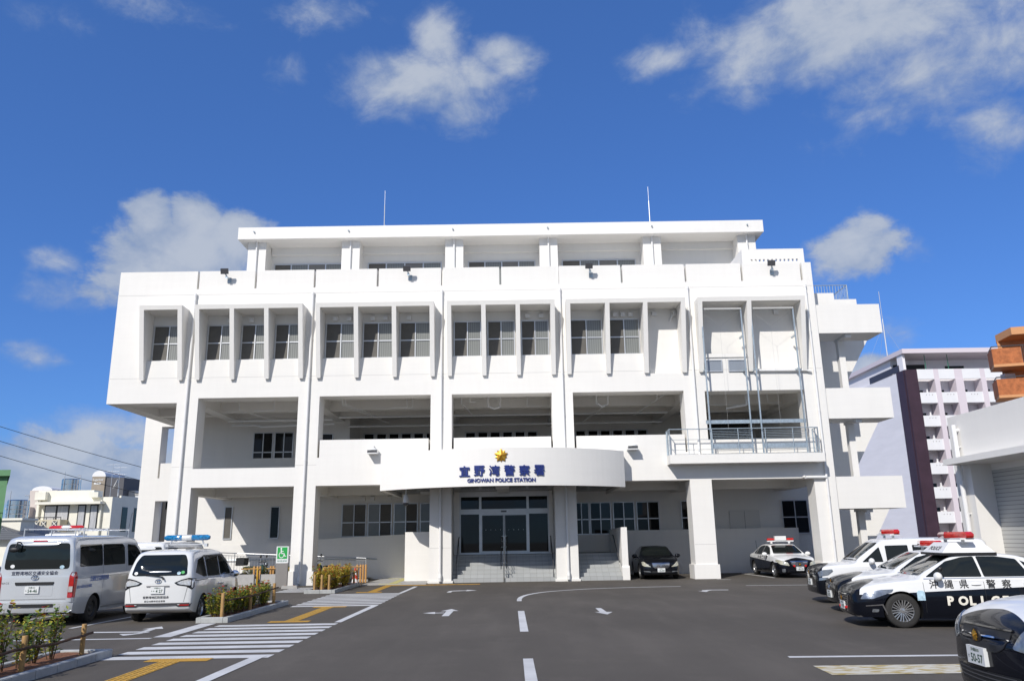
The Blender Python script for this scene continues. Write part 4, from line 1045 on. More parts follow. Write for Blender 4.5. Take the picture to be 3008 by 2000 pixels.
def roof_box(c, x0, x1, w, z0, z1, m_, txt):
    g = MB(); P = []
    for z, e in ((z0,0),(z1,.17)): P += [(x0-e*1.3,w-e,z),(x0-e*1.3,-w+e,z),(x1+e*.9,-w+e,z),(x1+e*.9,w-e,z)]
    g.add(P, [(4,5,6,7),(0,1,5,4),(1,2,6,5),(2,3,7,6),(3,0,4,7),(0,3,2,1)]); o = c.part(g, 'roof_box', m_)
    a, b_ = Vector(P[0]), Vector(P[1]); U = (Vector(P[0])-Vector(P[1])).normalized(); V = (Vector(P[5])-Vector(P[1])); V = (V-U*V.dot(U)).normalized()
    g = MB(); org = Vector(P[1])+U*.30+V*.07; nrm = U.cross(V); flat_text(g, txt, org+nrm*.004, U, V, .11, .62, .02); c.part(g, 'lettering', M['ink'], False, o)
    g = MB(); g.box(x1-.02,x0+.02,-w-.015,w+.015,z0-.05,z0-.001); c.part(g, 'seal', M['dark'], False, o)
roof_box(A, .44, -.58, .62, 1.455, 1.66, M['white_paint'], 'POLICE')
lightbar(A, -.02, 1.80, 1.62, M['beacon_red'], 'vee')
g = MB(); g.sphere((.66,1.0,1.15),.055,n=10,k=6); g.tube((.70,.99,1.06),(.68,1.0,1.12),.018,6); A.part(g, 'spotlight', M['dark'], True)
g = MB(); g.tube((-1.9,.45,1.05),(-2.05,.45,1.75),.006,5); A.part(g, 'antenna', M['dark'])

# --- second saloon behind it
pt2 = two_tone('patrol_paint_plain', .745, -.045, 1.55, .75, 2.)
B = sedan('police_car', (10.35,-16.15), 172, 'black and white police saloon between the roof-box saloon and the tall police van', 'police car', 'police cars parked along the garage', pt2, M['white_paint'])
B.surf('F', [(-.50,.66),(.50,.66),(.44,.44),(.30,.34),(-.30,.34),(-.44,.44)], 'grille', M['black_gloss'], .008, .06, rnd=.03)
for sg, sd in ((1,'L'),(-1,'R')):
    B.surf(sd, [(2.22,.58),(2.0,.60),(1.66,.72),(1.62,.765),(1.85,.755),(2.14,.69)], 'headlight', M['lamp'], .008, .05, rnd=.02)
B.plate('F', 0, .42, '沖縄800', ('さ','36-73')); B.logo('F', 0, .60, .07, M['chrome']); badge(B, .73, .045)
lightbar(B, -.10, 1.60, 1.30, M['beacon_red'], 'vee')
door_lines(B, 'L', (), 0, 0)

# --- police van (tall MPV)
VAN = [(-2.30,.66,.45,1.0,.66,1.40,.64,1.58,.5),(-2.24,.80,.32,1.02,.80,1.50,.74,1.67,.6),(-2.0,.855,.22,1.03,.85,1.58,.74,1.72,.62),(-1.3,.865,.2,1.03,.855,1.60,.735,1.735,.62),(-.4,.865,.2,1.03,.855,1.60,.73,1.735,.62),(.2,.865,.2,1.03,.855,1.59,.73,1.715,.61),(.48,.865,.2,1.03,.852,1.55,.735,1.665,.60),
 (1.10,.865,.2,1.02,.85,1.20,.78,1.24,.64),(1.26,.862,.2,1.01,.845,1.06,.80,1.10,.64),(1.70,.855,.22,.99,.83,1.025,.775,1.07,.61),(2.0,.84,.22,.96,.81,.995,.75,1.035,.58),(2.18,.80,.24,.90,.76,.935,.69,.97,.53),(2.26,.72,.28,.80,.67,.84,.60,.87,.47)]
pv_ = two_tone('patrol_van_paint', .74, -.03, 1.80, .55, 2.)
C_ = Car('police_van', (10.85,-13.35), 172, 'tall black and white police van beyond the police saloons by the garage', 'police van', 'police cars parked along the garage', VAN, pv_, (1.40,-1.45), .325)
C_.surf('F', [(-.68,1.14),(.68,1.14),(.66,1.53),(.58,1.61),(-.58,1.61),(-.66,1.53)], 'windscreen', M['car_glass'], .006, .08, rnd=.06)
for sd in 'LR':
    C_.surf(sd, [(1.06,1.10),(.56,1.50),(.50,1.10)], 'quarter_window', M['car_glass'], .006, .06, rnd=.03)
    C_.surf(sd, [(.40,1.08),(.40,1.53),(-.20,1.54),(-.20,1.08)], 'side_window', M['car_glass'], .006, .08, rnd=.03)
    C_.surf(sd, [(-.32,1.08),(-.32,1.54),(-1.15,1.54),(-1.15,1.08)], 'side_window', M['car_glass'], .006, .08, rnd=.03)
    C_.surf(sd, [(-1.25,1.08),(-1.25,1.54),(-1.95,1.51),(-2.02,1.10)], 'side_window', M['car_glass'], .006, .08, rnd=.03)
    door_lines(C_, sd, (.46,-.26,-1.2), .28, 1.02)
for sg in (1,-1): C_.mirror(.85, .86, 1.12, M['white_paint'], sg)
C_.surf('F', [(-.58,.92),(.58,.92),(.62,.70),(.55,.42),(-.55,.42),(-.62,.70)], 'grille', M['black_gloss'], .008, .06, rnd=.03)
for k, z in enumerate((.86,.79,.72)): C_.surf('F', [(-.56,z),(.56,z),(.56,z+.022),(-.56,z+.022)], 'grille_bar', M['chrome'], .016, .08)
for sg, sd in ((1,'L'),(-1,'R')):
    C_.surf(sd, [(2.22,.72),(2.0,.76),(1.86,.86),(1.88,.92),(2.12,.90),(2.24,.84)], 'headlight', M['lamp'], .008, .05, rnd=.02)
    C_.surf(sd, [(2.24,.62),(2.05,.64),(2.0,.70),(2.22,.70)], 'fog_lamp', M['lamp'], .008, .05)
C_.plate('F', 0, .56, '沖縄800', ('さ','29-54')); badge(C_, .82, .05)
lightbar(C_, .05, 1.89, 1.30, M['beacon_red'], 'vee')

# --- police saloon parked under the right end of the station
pt3 = two_tone('patrol_paint_chevron', .745, -.045, 2.0, .38, 1.)
F_ = sedan('police_car', (12.67,1.70), -90, 'black and white police saloon with a white sign box between its red roof lights', 'police car', None, pt3, M['white_paint'])
F_.surf('F', [(-.38,.70),(.38,.70),(.36,.60),(.20,.42),(-.20,.42),(-.36,.60)], 'grille', M['grey_dark'], .008, .06, rnd=.02)
for k in range(5):
    z = .45+.05*k; w = .19+.19*(z-.42)/.28; F_.surf('F', [(-w,z),(w,z),(w,z+.016),(-w,z+.016)], 'grille_bar', M['chrome'], .016, .08)
F_.surf('F', [(-.40,.715),(.40,.715),(.39,.695),(-.39,.695)], 'grille_frame', M['chrome'], .016, .06)
for sg in (1,-1):
    F_.surf('F', [(sg*.44,.52),(sg*.78,.58),(sg*.86,.70),(sg*.84,.78),(sg*.70,.74),(sg*.50,.66)], 'headlight', M['lamp_pale'], .010, .05, rnd=.02)
    F_.surf('F', [(sg*.62,.26),(sg*.74,.26),(sg*.74,.40),(sg*.62,.40)], 'fog_lamp', M['lamp'], .010, .05, rnd=.03)
    p, q = F_.hit('F', sg*.25, .52); g = MB(); g.lathe([(0,.07),(.045,.06),(.05,0)], p, (1,0,0), 12); F_.part(g, 'grille_lamp', M['beacon_red'], True)
F_.surf('F', [(-.55,.24),(.55,.24),(.50,.34),(-.50,.34)], 'air_intake', M['dark'], .008, .06, rnd=.02)
F_.plate('F', 0, .40, '沖縄88', ('す','40-79')); badge(F_, .58, .05)
for i, ch in enumerate('沖縄県警察'): F_.letters('R', ch, -.72+.30*i, .78, .15, M['ink'])
g = MB(); g.box(-.02,.16,-.26,.26,1.60,1.80); b_ = F_.part(g, 'sign_box', M['sign_white'])
for sg in (1,-1):
    g = MB(); g.lathe([(0,-.17),(.045,-.165),(.055,-.05),(.055,.17),(0,.17)], (.06,sg*.45,1.65), (0,sg,0), 14); F_.part(g, 'light_bar', M['beacon_red'], True)
    g = MB(); g.sphere((.06,sg*.42,1.50),.06,n=10,k=6); F_.part(g, 'bracket', M['white_paint'], True)
g = MB(); g.box(0,.12,-.62,.62,1.545,1.592); F_.part(g, 'lamp_base', M['white_paint'])
g = MB(); g.tube((-2.0,-.5,1.05),(-2.1,-.5,1.6),.008,5); F_.part(g, 'antenna', M['dark'])

# --- dark private saloon
T = sedan('sedan', (6.77,2.19), -93, 'dark navy saloon with a chrome grille, parked beside the entrance stairs', 'car', None, M['black_paint'], M['black_paint'])
T.surf('F', [(-.40,.715),(.40,.715),(.36,.55),(.28,.50),(-.28,.50),(-.36,.55)], 'grille', M['grey_dark'], .008, .06, rnd=.02)
for z, w in ((.695,.39),(.645,.37),(.595,.355),(.545,.33),(.50,.28)): T.surf('F', [(-w,z),(w,z),(w,z+.020),(-w,z+.020)], 'grille_bar', M['chrome'], .016, .07)
T.logo('F', 0, .615, .05, M['chrome'])
for sg in (1,-1):
    T.surf('F', [(sg*.44,.55),(sg*.72,.575),(sg*.80,.62),(sg*.82,.76),(sg*.74,.78),(sg*.62,.68)], 'headlight', M['lamp_pale'], .010, .05, rnd=.03)
    T.surf('F', [(sg*.44,.325),(sg*.74,.345),(sg*.76,.385),(sg*.50,.375)], 'fog_lamp', M['lamp'], .010, .05, rnd=.02)
T.surf('F', [(-.42,.30),(.42,.30),(.40,.38),(-.40,.38)], 'air_intake', M['dark'], .008, .06, rnd=.02)
T.plate('F', 0, .415, '沖縄300', ('ら','36-84'))

# --- sport-utility patrol car cut by the right edge
SUV = [(-2.20,.70,.45,1.0,.68,1.35,.64,1.52,.5),(-2.05,.84,.34,1.05,.83,1.46,.72,1.60,.56),(-1.3,.88,.30,1.06,.86,1.56,.70,1.67,.56),(-.3,.885,.29,1.055,.86,1.575,.69,1.69,.56),(.25,.885,.29,1.05,.86,1.55,.69,1.665,.56),(.5,.885,.29,1.05,.86,1.49,.70,1.60,.56),
 (1.02,.885,.29,1.04,.86,1.20,.77,1.25,.60),(1.2,.885,.29,1.03,.855,1.085,.79,1.135,.60),(1.55,.88,.30,1.0,.845,1.05,.76,1.105,.58),(1.85,.86,.31,.965,.82,1.01,.71,1.06,.54),(2.05,.80,.32,.90,.76,.945,.64,.985,.48),(2.16,.70,.33,.82,.66,.86,.56,.895,.42),(2.20,.62,.36,.74,.57,.78,.48,.81,.36)]
pt4 = two_tone('patrol_suv_paint', .84, -.03, 1.99, .24, 1.5)
D_ = Car('police_car', (6.83,-28.50), 176, 'black and white patrol car with plate 50-57, its nose at the right edge', 'police car', None, SUV, pt4, (1.30,-1.32), .36, bulge=(.05,.09), ky=1.03, kz=1.12)
D_.surf('F', [(-.60,1.17),(.60,1.17),(.66,1.19),(.56,1.50),(-.56,1.50),(-.66,1.19)], 'windscreen', M['car_glass'], .006, .08, rnd=.05)
for sd in 'LR':
    D_.surf(sd, [(1.02,1.10),(.45,1.46),(-.15,1.54),(-.18,1.09)], 'side_window', M['car_glass'], .006, .08, rnd=.03)
    D_.surf(sd, [(-.24,1.09),(-.2,1.54),(-1.0,1.52),(-1.15,1.10)], 'side_window', M['car_glass'], .006, .08, rnd=.03)
    door_lines(D_, sd, (1.0,-.2,-1.2), .36, 1.03)
for sg in (1,-1): D_.mirror(.85, .88, 1.12, M['white_paint'], sg)
for sg in (1,-1): D_.surf('F', [(sg*.49,.74),(sg*.76,.71),(sg*.83,.84),(sg*.78,.95),(sg*.60,.90)], 'headlight', M['lamp'], .012, .04, rnd=.04)
D_.surf('F', [(-.44,.86),(.44,.86),(.40,.73),(.30,.69),(-.30,.69),(-.40,.73)], 'grille', M['dark'], .008, .05, rnd=.03)
D_.surf('F', [(-.43,.80),(.43,.80),(.43,.788),(-.43,.788)], 'grille_bar', M['chrome'], .016, .05)
D_.surf('F', [(-.44,.875),(.44,.875),(.44,.862),(-.44,.862)], 'grille_frame', M['black_gloss'], .016, .05)
D_.surf('F', [(-.50,.40),(.50,.40),(.56,.52),(-.56,.52)], 'air_intake', M['dark'], .008, .06, rnd=.03)
for z in (.43,.465,.50): D_.surf('F', [(-.5,z),(.5,z),(.5,z+.008),(-.5,z+.008)], 'intake_bar', M['grey_dark'], .014, .08)
D_.plate('F', 0, .635, '沖縄800', ('す','50-57')); badge(D_, .80, .06, .04)
lightbar(D_, -.1, 2.08, 1.3, M['beacon_red'], 'vee')

# --- white minivan with blue beacons ------------------------------------------------
SIE = [(-2.14,.74,.42,.92,.72,1.10,.69,1.18,.50),(-2.10,.80,.32,.94,.79,1.16,.735,1.30,.55),(-2.0,.835,.26,.95,.825,1.30,.735,1.46,.58),(-1.86,.845,.22,.96,.835,1.47,.70,1.61,.57),(-1.6,.848,.2,.965,.838,1.53,.685,1.655,.56),(-.9,.848,.2,.965,.838,1.55,.68,1.675,.56),(-.1,.848,.2,.955,.838,1.54,.68,1.67,.56),(.45,.848,.2,.945,.836,1.49,.685,1.62,.55),
 (.75,.848,.2,.94,.835,1.38,.70,1.50,.55),(1.25,.848,.2,.92,.83,1.10,.745,1.16,.56),(1.42,.845,.2,.90,.825,.99,.755,1.05,.56),(1.75,.82,.2,.84,.79,.90,.70,.95,.50),(1.95,.74,.22,.76,.70,.81,.60,.86,.44),(2.06,.62,.26,.66,.58,.70,.50,.74,.36)]
S_ = Car('minivan', (-8.93,-13.95), 92.6, 'pearl white minivan with blue beacons on its roof rack, seen from behind', 'minivan', None, SIE, M['pearl'], (1.375,-1.375), .305, bulge=(.05,.05), rim='six', rimr=.68, ky=1.02, kz=1.05)
S_.surf('B', [(-.60,1.07),(.60,1.07),(.665,1.10),(.62,1.38),(.53,1.545),(-.53,1.545),(-.62,1.38),(-.665,1.10)], 'rear_window', M['car_glass'], .006, .06, rnd=.06)
for sg in (1,-1):
    S_.surf('B', [(sg*.375,.905),(sg*.46,.85),(sg*.66,.82),(sg*.80,.74),(sg*.825,.80),(sg*.82,.99),(sg*.72,1.015),(sg*.55,.975)], 'tail_light', M['black_gloss'], .008, .05, rnd=.02)
    S_.surf('B', [(sg*.44,.905),(sg*.52,.868),(sg*.70,.845),(sg*.76,.84),(sg*.76,.965),(sg*.70,.98),(sg*.56,.95)], 'tail_lens', M['lamp_clear'], .014, .05, rnd=.015)
    S_.surf('B', [(sg*.52,.385),(sg*.74,.385),(sg*.76,.415),(sg*.54,.415)], 'reflector', M['lamp_red'], .014, .05)
S_.surf('B', [(-.77,.36),(-.50,.36),(-.44,.40),(.44,.40),(.50,.36),(.77,.36),(.80,.44),(.74,.45),(-.74,.45),(-.80,.44)], 'bumper_trim', M['grey_dark'], .008, .06)
S_.surf('B', [(-.27,.82),(.27,.82),(.27,.845),(-.27,.845)], 'garnish', M['chrome'], .02, .06)
for sg in (1,-1): S_.surf('B', [(sg*.625,.47),(sg*.633,.47),(sg*.70,.80),(sg*.69,.80)], 'door_gap', M['dark'], .002, .05, thick=False)
S_.logo('B', 0, .945, .075, M['chrome']); S_.plate('B', 0, .745, '沖縄501', ('ゆ','・4 27'))
S_.letters('B', '宜野湾地区防犯協会', .34, .555, .058, M['ink'], width=.62); S_.letters('B', '創立60周年記念事業', .30, .475, .042, M['ink'], width=.5)
g = MB(); p, q = S_.hit('B', .0, 1.075); p2, q2 = S_.hit('B', .33, 1.10); g.tube(tuple(p+Vector((-.04,-.1,-.03))), tuple(p2+Vector((-.03,0,0))), .012, 6); g.tube(tuple(p+Vector((-.04,-.1,-.03))), tuple(p+Vector((-.05,-.14,-.10))), .02, 6); S_.part(g, 'wiper', M['dark'])
for (u, v, mm) in ((.56,1.13,'sign_white'),(-.47,1.12,'sticker'),(-.56,1.14,'green')): S_.surf('B', [(u+.045*math.cos(a*.7),v+.035*math.sin(a*.7)) for a in range(9)], 'sticker', M[mm], .010, .1, thick=False)
for sd in 'LR':
    S_.surf(sd, [(-1.90,1.12),(-1.62,1.42),(-1.18,1.50),(-1.12,1.02),(-1.35,1.01)], 'side_window', M['car_glass'], .006, .05, rnd=.03)
    S_.surf(sd, [(-1.06,1.01),(-1.06,1.50),(-.05,1.50),(-.05,1.0)], 'side_window', M['car_glass'], .006, .06, rnd=.03)
    S_.surf(sd, [(.02,1.0),(.02,1.50),(.42,1.45),(.78,1.28),(.95,1.0)], 'side_window', M['car_glass'], .006, .06, rnd=.03)
    S_.surf(sd, [(-1.15,1.515),(.40,1.515),(.85,1.32),(.88,1.28),(.42,1.47),(-1.15,1.48)], 'rain_visor', M['visor'], .02, .06)
    S_.surf(sd, [(-1.95,.93),(-1.10,.94),(-1.10,.955),(-1.95,.95)], 'door_rail', M['dark'], .003, .06, thick=False)
    door_lines(S_, sd, (-1.09,-.02,1.02), .28, .98); S_.surf(sd, [(-1.0,.2),(1.0,.2),(1.0,.25),(-1.0,.25)], 'side_sill', M['grey_dark'], .006, .2)
    handle(S_, sd, -.12, .84, M['chrome']); handle(S_, sd, .12, .83, M['chrome'])
for sg in (1,-1): S_.mirror(.80, .86, 1.0, M['chrome'], sg)
S_.letters('R', '宜野湾地区', .28, .66, .06, M['ink'], width=.34); S_.letters('R', '防犯協会', .30, .57, .05, M['ink'], width=.28)
lightbar(S_, -.40, 2.05, 1.24, M['beacon_blue'], 'bar')

# --- silver van -----------------------------------------------------------------------
HIA = [(-2.40,.80,.42,1.10,.79,1.62,.74,1.80,.55),(-2.37,.825,.36,1.11,.82,1.72,.74,1.90,.60),(-2.25,.842,.32,1.12,.835,1.80,.74,1.955,.62),(-1.9,.845,.26,1.12,.838,1.83,.735,1.975,.62),(-1.,.846,.24,1.12,.838,1.84,.73,1.98,.62),(.4,.846,.24,1.12,.838,1.84,.73,1.98,.62),(1.1,.846,.24,1.12,.838,1.80,.73,1.94,.62),(1.35,.846,.24,1.12,.836,1.72,.74,1.86,.61),
 (1.95,.84,.24,1.10,.83,1.26,.80,1.32,.64),(2.10,.83,.26,1.05,.815,1.12,.78,1.17,.62),(2.22,.80,.28,.95,.78,.99,.74,1.03,.58),(2.30,.74,.32,.80,.70,.84,.64,.86,.5)]
H_ = Car('van', (-11.68,-14.28), 92.4, 'silver van with a black mirror at its rear window, beside the blue-beacon minivan', 'van', None, HIA, M['silver'], (1.285,-1.285), .335, bulge=(.035,.05), rim='steel', rimr=.6, ky=1.10, kz=1.085)
H_.surf('B', [(-.70,1.24),(.70,1.24),(.70,1.40),(.655,1.80),(-.655,1.80),(-.70,1.40)], 'rear_window', M['car_glass'], .006, .06, rnd=.07)
for sg in (1,-1):
    H_.surf('B', [(sg*.725,.62),(sg*.815,.62),(sg*.82,1.16),(sg*.775,1.18),(sg*.73,1.08)], 'tail_light', M['lamp_red'], .012, .06, rnd=.02)
    H_.surf('B', [(sg*.735,.74),(sg*.81,.74),(sg*.81,.86),(sg*.735,.86)], 'tail_lens', M['lamp_clear'], .018, .06)
    H_.surf('L' if sg>0 else 'R', [(-2.375,.62),(-2.31,.62),(-2.29,.75),(-2.27,1.12),(-2.31,1.18),(-2.365,1.12)], 'tail_light', M['lamp_red'], .010, .05, rnd=.02)
H_.surf('B', [(-.80,.34),(.80,.34),(.82,.54),(-.82,.54)], 'bumper', M['silver'], .045, .08, rnd=.02)
H_.surf('B', [(-.47,.43),(.47,.43),(.47,.50),(-.47,.50)], 'step_plate', M['dark'], .052, .08, rnd=.02)
H_.surf('B', [(-.40,.90),(.40,.90),(.42,.965),(-.42,.965)], 'garnish', M['dark'], .02, .08, rnd=.015)
H_.surf('B', [(-.40,.66),(.40,.66),(.40,.895),(-.40,.895)], 'plate_recess', M['silver'], .003, .08, rnd=.01)
H_.plate('B', .03, .80, '沖縄400', ('ち','54-46')); H_.logo('B', 0, 1.06, .085, M['chrome'])
H_.letters('B', '宜野湾地区交通安全協会', .52, 1.115, .085, M['navy'], width=1.0); H_.letters('B', 'HIACE', .74, .93, .04, M['chrome'], width=.19)
H_.surf('B', [(-.16,1.84),(.16,1.84),(.15,1.875),(-.15,1.875)], 'brake_light', M['lamp_red'], .010, .05, rnd=.01)
H_.surf('B', [(-.70,.60),(.70,.60),(.70,.592),(-.70,.592)], 'door_gap', M['dark'], .003, .1, thick=False)
g = MB(); p, q = H_.hit('B', .42, 1.82); P0 = p; g.path([tuple(p),tuple(p+Vector((-.12,0,.03))),tuple(p+Vector((-.17,.03,-.10)))], .018, 6); g.sphere(tuple(p+Vector((-.17,.05,-.16))), .13, .35, 1, .5, 12, 6); H_.part(g, 'rear_mirror', M['dark'], True)
for (u, v, mm) in ((.52,1.31,'sign_white'),(-.55,1.28,'sticker')): H_.surf('B', [(u+.05*math.cos(a*.7),v+.04*math.sin(a*.7)) for a in range(9)], 'sticker', M[mm], .010, .1, thick=False)
for sd in 'LR':
    H_.surf(sd, [(-2.12,1.27),(-2.10,1.76),(-.92,1.77),(-.92,1.27)], 'side_window', M['car_glass'], .006, .08, rnd=.05)
    H_.surf(sd, [(-.86,1.27),(-.86,1.77),(.30,1.77),(.42,1.70),(.42,1.27)], 'side_window', M['car_glass'], .006, .08, rnd=.05)
    H_.surf(sd, [(.62,1.22),(.62,1.76),(1.12,1.74),(1.36,1.62),(1.78,1.22)], 'side_window', M['car_glass'], .006, .08, rnd=.04)
    H_.surf(sd, [(-2.3,1.02),(.5,1.04),(.5,1.028),(-2.3,1.008)], 'crease', M['reflector'], .002, .1, thick=False)
    door_lines(H_, sd, (-.89,.52), .34, 1.80); H_.surf(sd, [(-.85,.30),(1.0,.30),(1.0,.335),(-.85,.335)], 'side_sill', M['reflector'], .008, .15)
H_.letters('R', '交通安全指導専用車', -1.62, .93, .12, M['blue_ink'], width=1.02); H_.letters('R', '創立50周年記念事業', -2.25, .80, .07, M['blue_ink'], width=.75)
g = MB()
for sg in (1,-1): g.tube((-1.9,sg*.66,2.31),(.9,sg*.66,2.31),.013,6)
for x in (-1.8,-.5,.8): g.tube((x,-.74,2.30),(x,.74,2.30),.014,6); g.tube((x,-.74,2.08),(x,-.74,2.33),.016,6); g.tube((x,.74,2.08),(x,.74,2.33),.016,6)
H_.part(g, 'roof_rack', M['alu'])
g = MB(); g.tube((1.0,-.6,2.0),(1.2,-.62,2.8),.005,5); H_.part(g, 'antenna', M['dark'])

# --- farther vans on the left, mostly hidden
V2 = Car('police_van', (-15.6,-6.6), 93, 'white police van with a red light bar, behind the silver van', 'police van', None, HIA, M['pearl'], (1.285,-1.285), .335, bulge=(.035,.05), rim='steel', rimr=.6)
V2.surf('B', [(-.70,1.24),(.70,1.24),(.655,1.80),(-.655,1.80)], 'rear_window', M['car_glass'], .006, .1, rnd=.07)
for sd in 'LR': V2.surf(sd, [(-2.1,1.27),(-2.1,1.76),(.4,1.77),(.42,1.27)], 'side_window', M['car_glass'], .006, .12, rnd=.05)
for sg in (1,-1): V2.surf('B', [(sg*.725,.62),(sg*.815,.62),(sg*.82,1.16),(sg*.73,1.08)], 'tail_light', M['lamp_red'], .012, .06)
g = MB(); g.prism([(-2.28,1.97),(-1.5,1.97),(-1.55,2.28),(-2.18,2.28)], 1, -.55, .55); rbx = V2.part(g, 'roof_box', M['white_paint'])
g = MB(); g.quad((-2.275,-.48,2.04),(-2.275,.48,2.04),(-2.215,.44,2.24),(-2.215,-.44,2.24)); g.v = [(x-.006,y,z) for x,y,z in g.v]; V2.part(g, 'box_window', M['car_glass'], False, rbx)
lightbar(V2, -1.9, 2.50, 1.18, M['beacon_red'], 'bar')
V3 = sedan('car', (-14.75,-14.3), 93, 'blue car at the left edge of the photo, past the silver van', 'car', None, M['blue_paint'], M['blue_paint'])
V3.surf('B', [(-.26,.62),(.26,.62),(.26,.74),(-.26,.74)], 'number_plate', M['plate'], .012, .1)
V4 = Car('van', (-12.4,-7.2), 92, 'white van parked ahead of the silver van', 'van', None, HIA, M['pearl'], (1.285,-1.285), .335, bulge=(.035,.05), rim='steel', rimr=.6)
for sd in 'LR':
    V4.surf(sd, [(-2.1,1.27),(-2.1,1.76),(.4,1.77),(.42,1.27)], 'side_window', M['car_glass'], .006, .12, rnd=.05)
    V4.surf(sd, [(.62,1.22),(.62,1.76),(1.12,1.74),(1.36,1.62),(1.78,1.22)], 'side_window', M['car_glass'], .006, .1, rnd=.04)
V4.surf('B', [(-.70,1.24),(.70,1.24),(.655,1.80),(-.655,1.80)], 'rear_window', M['car_glass'], .006, .1, rnd=.07)
# ------------------------------------------------------------------ planters, hedges, street furniture
def leaf_material(name, cols):
    m, nt, b = newmat(name); h = N(nt)
    geo = nt.nodes.new('ShaderNodeNewGeometry'); cr_ = nt.nodes.new('ShaderNodeValToRGB')
    nt.links.new(geo.outputs['Random Per Island'], cr_.inputs[0])
    el = cr_.color_ramp.elements
    for i, (p, c) in enumerate(cols):
        e = el[i] if i < 2 else el.new(p); e.position = p; e.color = (*c, 1)
    nt.links.new(cr_.outputs[0], b.inputs['Base Color']); b.inputs['Roughness'].default_value = .42
    tr = nt.nodes.new('ShaderNodeBsdfTranslucent'); mx = nt.nodes.new('ShaderNodeMixShader'); mx.inputs[0].default_value = .28
    nt.links.new(cr_.outputs[0], tr.inputs['Color']); nt.links.new(b.outputs[0], mx.inputs[1]); nt.links.new(tr.outputs[0], mx.inputs[2])
    nt.links.new(mx.outputs[0], nt.nodes['Material Output'].inputs[0]); return m
M['leaf'] = leaf_material('shrub_leaf', [(0,(.06,.13,.03)),(1,(.68,.55,.07)),(.25,(.11,.20,.04)),(.5,(.22,.30,.05)),(.72,(.50,.46,.06))])
M['leaf_far'] = leaf_material('golden_leaf', [(0,(.16,.20,.035)),(1,(.75,.45,.07)),(.35,(.34,.34,.05)),(.65,(.60,.48,.06))])
M['stem'] = mat('twig', (.11,.065,.035), .9, var=.2, scale=20)
M['flower'] = mat('red_flower', (.52,.035,.02), .6, var=.3, scale=30)
def leaf(g, p, d, L, wdt, up):
    d = d.normalized(); s = d.cross(up)
    if s.length < .05: s = d.orthogonal()
    s.normalize(); n = s.cross(d); k = .25*L
    a = p; b_ = p+d*L*.5+s*wdt+n*k*.3; c = p+d*L-n*k*.2; e = p+d*L*.5-s*wdt+n*k*.3; m_ = p+d*L*.5
    g.add([a,b_,c,e,m_], [(0,4,1),(4,2,1),(0,3,4),(4,3,2)])
def shrub(name, loc, hgt, wid, label, group, mats, rng, nst=9, per=34, flowers=5, ls=.055):
    root = thing(name, loc, label, 'shrub', group)
    st = MB(); lf = MB(); fls = []; nf = 0
    for i in range(nst):
        az = rng.uniform(0, 6.28); sp = rng.uniform(.1, 1.)*wid; top = Vector((math.cos(az)*sp, math.sin(az)*sp, hgt*rng.uniform(.62, 1.05)))
        b0 = Vector((math.cos(az)*sp*.3, math.sin(az)*sp*.3, 0)); mid = (b0+top)/2+Vector((rng.uniform(-.05,.05), rng.uniform(-.05,.05), .03))
        st.tube(b0, mid, .009, 5, r2=.007, cap=False); st.tube(mid, top, .007, 5, r2=.003, cap=False)
        for k in range(per):
            t = rng.uniform(.12, 1.05); p = (b0.lerp(mid, t*2) if t < .5 else mid.lerp(top, t*2-1)) + Vector((rng.gauss(0,.035), rng.gauss(0,.035), rng.gauss(0,.02)))
            a = rng.uniform(0, 6.28); d = Vector((math.cos(a), math.sin(a), rng.uniform(-.2,1.1)))
            leaf(lf, p, d, ls*rng.uniform(.7,1.35), ls*.36*rng.uniform(.8,1.2), Vector((rng.uniform(-.4,.4), rng.uniform(-.4,.4), 1)))
        if nf < flowers and rng.random() < flowers/nst:
            nf += 1; fl = MB(); fls.append(fl); p = top+Vector((0,0,.015))
            for k in range(14):
                a = rng.uniform(0,6.28); d = Vector((math.cos(a), math.sin(a), rng.uniform(.1,.9))); leaf(fl, p+d*.015, d, .040, .015, Vector((0,0,1)))
    st.build('stem', M['stem'], root, world=False); lf.build('foliage', mats, root, world=False)
    for fl in fls: fl.build('flower', M['flower'], root, world=False)
    return root
rng = random.Random(11)
def planter(x0, x1, y0, y1, label):
    root = thing('planter', ((x0+x1)/2, (y0+y1)/2, 0), label, 'planter', 'kerbed planting beds'); W_ = .12
    g = MB(); n = 0
    def block(ax, a, b, fx):
        k = max(1, round((b-a)/.6)); s = (b-a)/k
        for i in range(k):
            p, q = a+i*s+.006, a+(i+1)*s-.006
            # bevelled top edge
            prof = [(0,-.05),(0,.115),(.015,.13),(W_-.015,.13),(W_,.115),(W_,-.05)]
            if ax == 'y': g.prism([(fx+u, z) for u, z in prof], 1, p, q)
            else: g.prism([(fx+u, z) for u, z in prof], 0, p, q)
    block('y', y0, y1, x0); block('y', y0, y1, x1-W_); block('x', x0+W_, x1-W_, y0); block('x', x0+W_, x1-W_, y1-W_)
    g.build('kerb', M['kerb'], root)
    g = MB(); k = 14
    X = [x0+W_+(x1-x0-2*W_)*i/5 for i in range(6)]; Yy = [y0+W_+(y1-y0-2*W_)*i/k for i in range(k+1)]
    Zs = [[.085+rng.uniform(-.015,.02) for _ in Yy] for _ in X]
    for i in range(5):
        for j in range(k): g.quad((X[i],Yy[j],Zs[i][j]),(X[i+1],Yy[j],Zs[i+1][j]),(X[i+1],Yy[j+1],Zs[i+1][j+1]),(X[i],Yy[j+1],Zs[i][j+1]))
    g.build('soil', M['soil'], root, smooth=True)
    return root
planter(-8.0,-7.02,-27.6,-21.9, 'kerbed bed in the bottom left corner with a red soil strip')
planter(-7.78,-7.0,-16.25,-10.85, 'kerbed bed beside the blue-beacon minivan and the crosswalk')
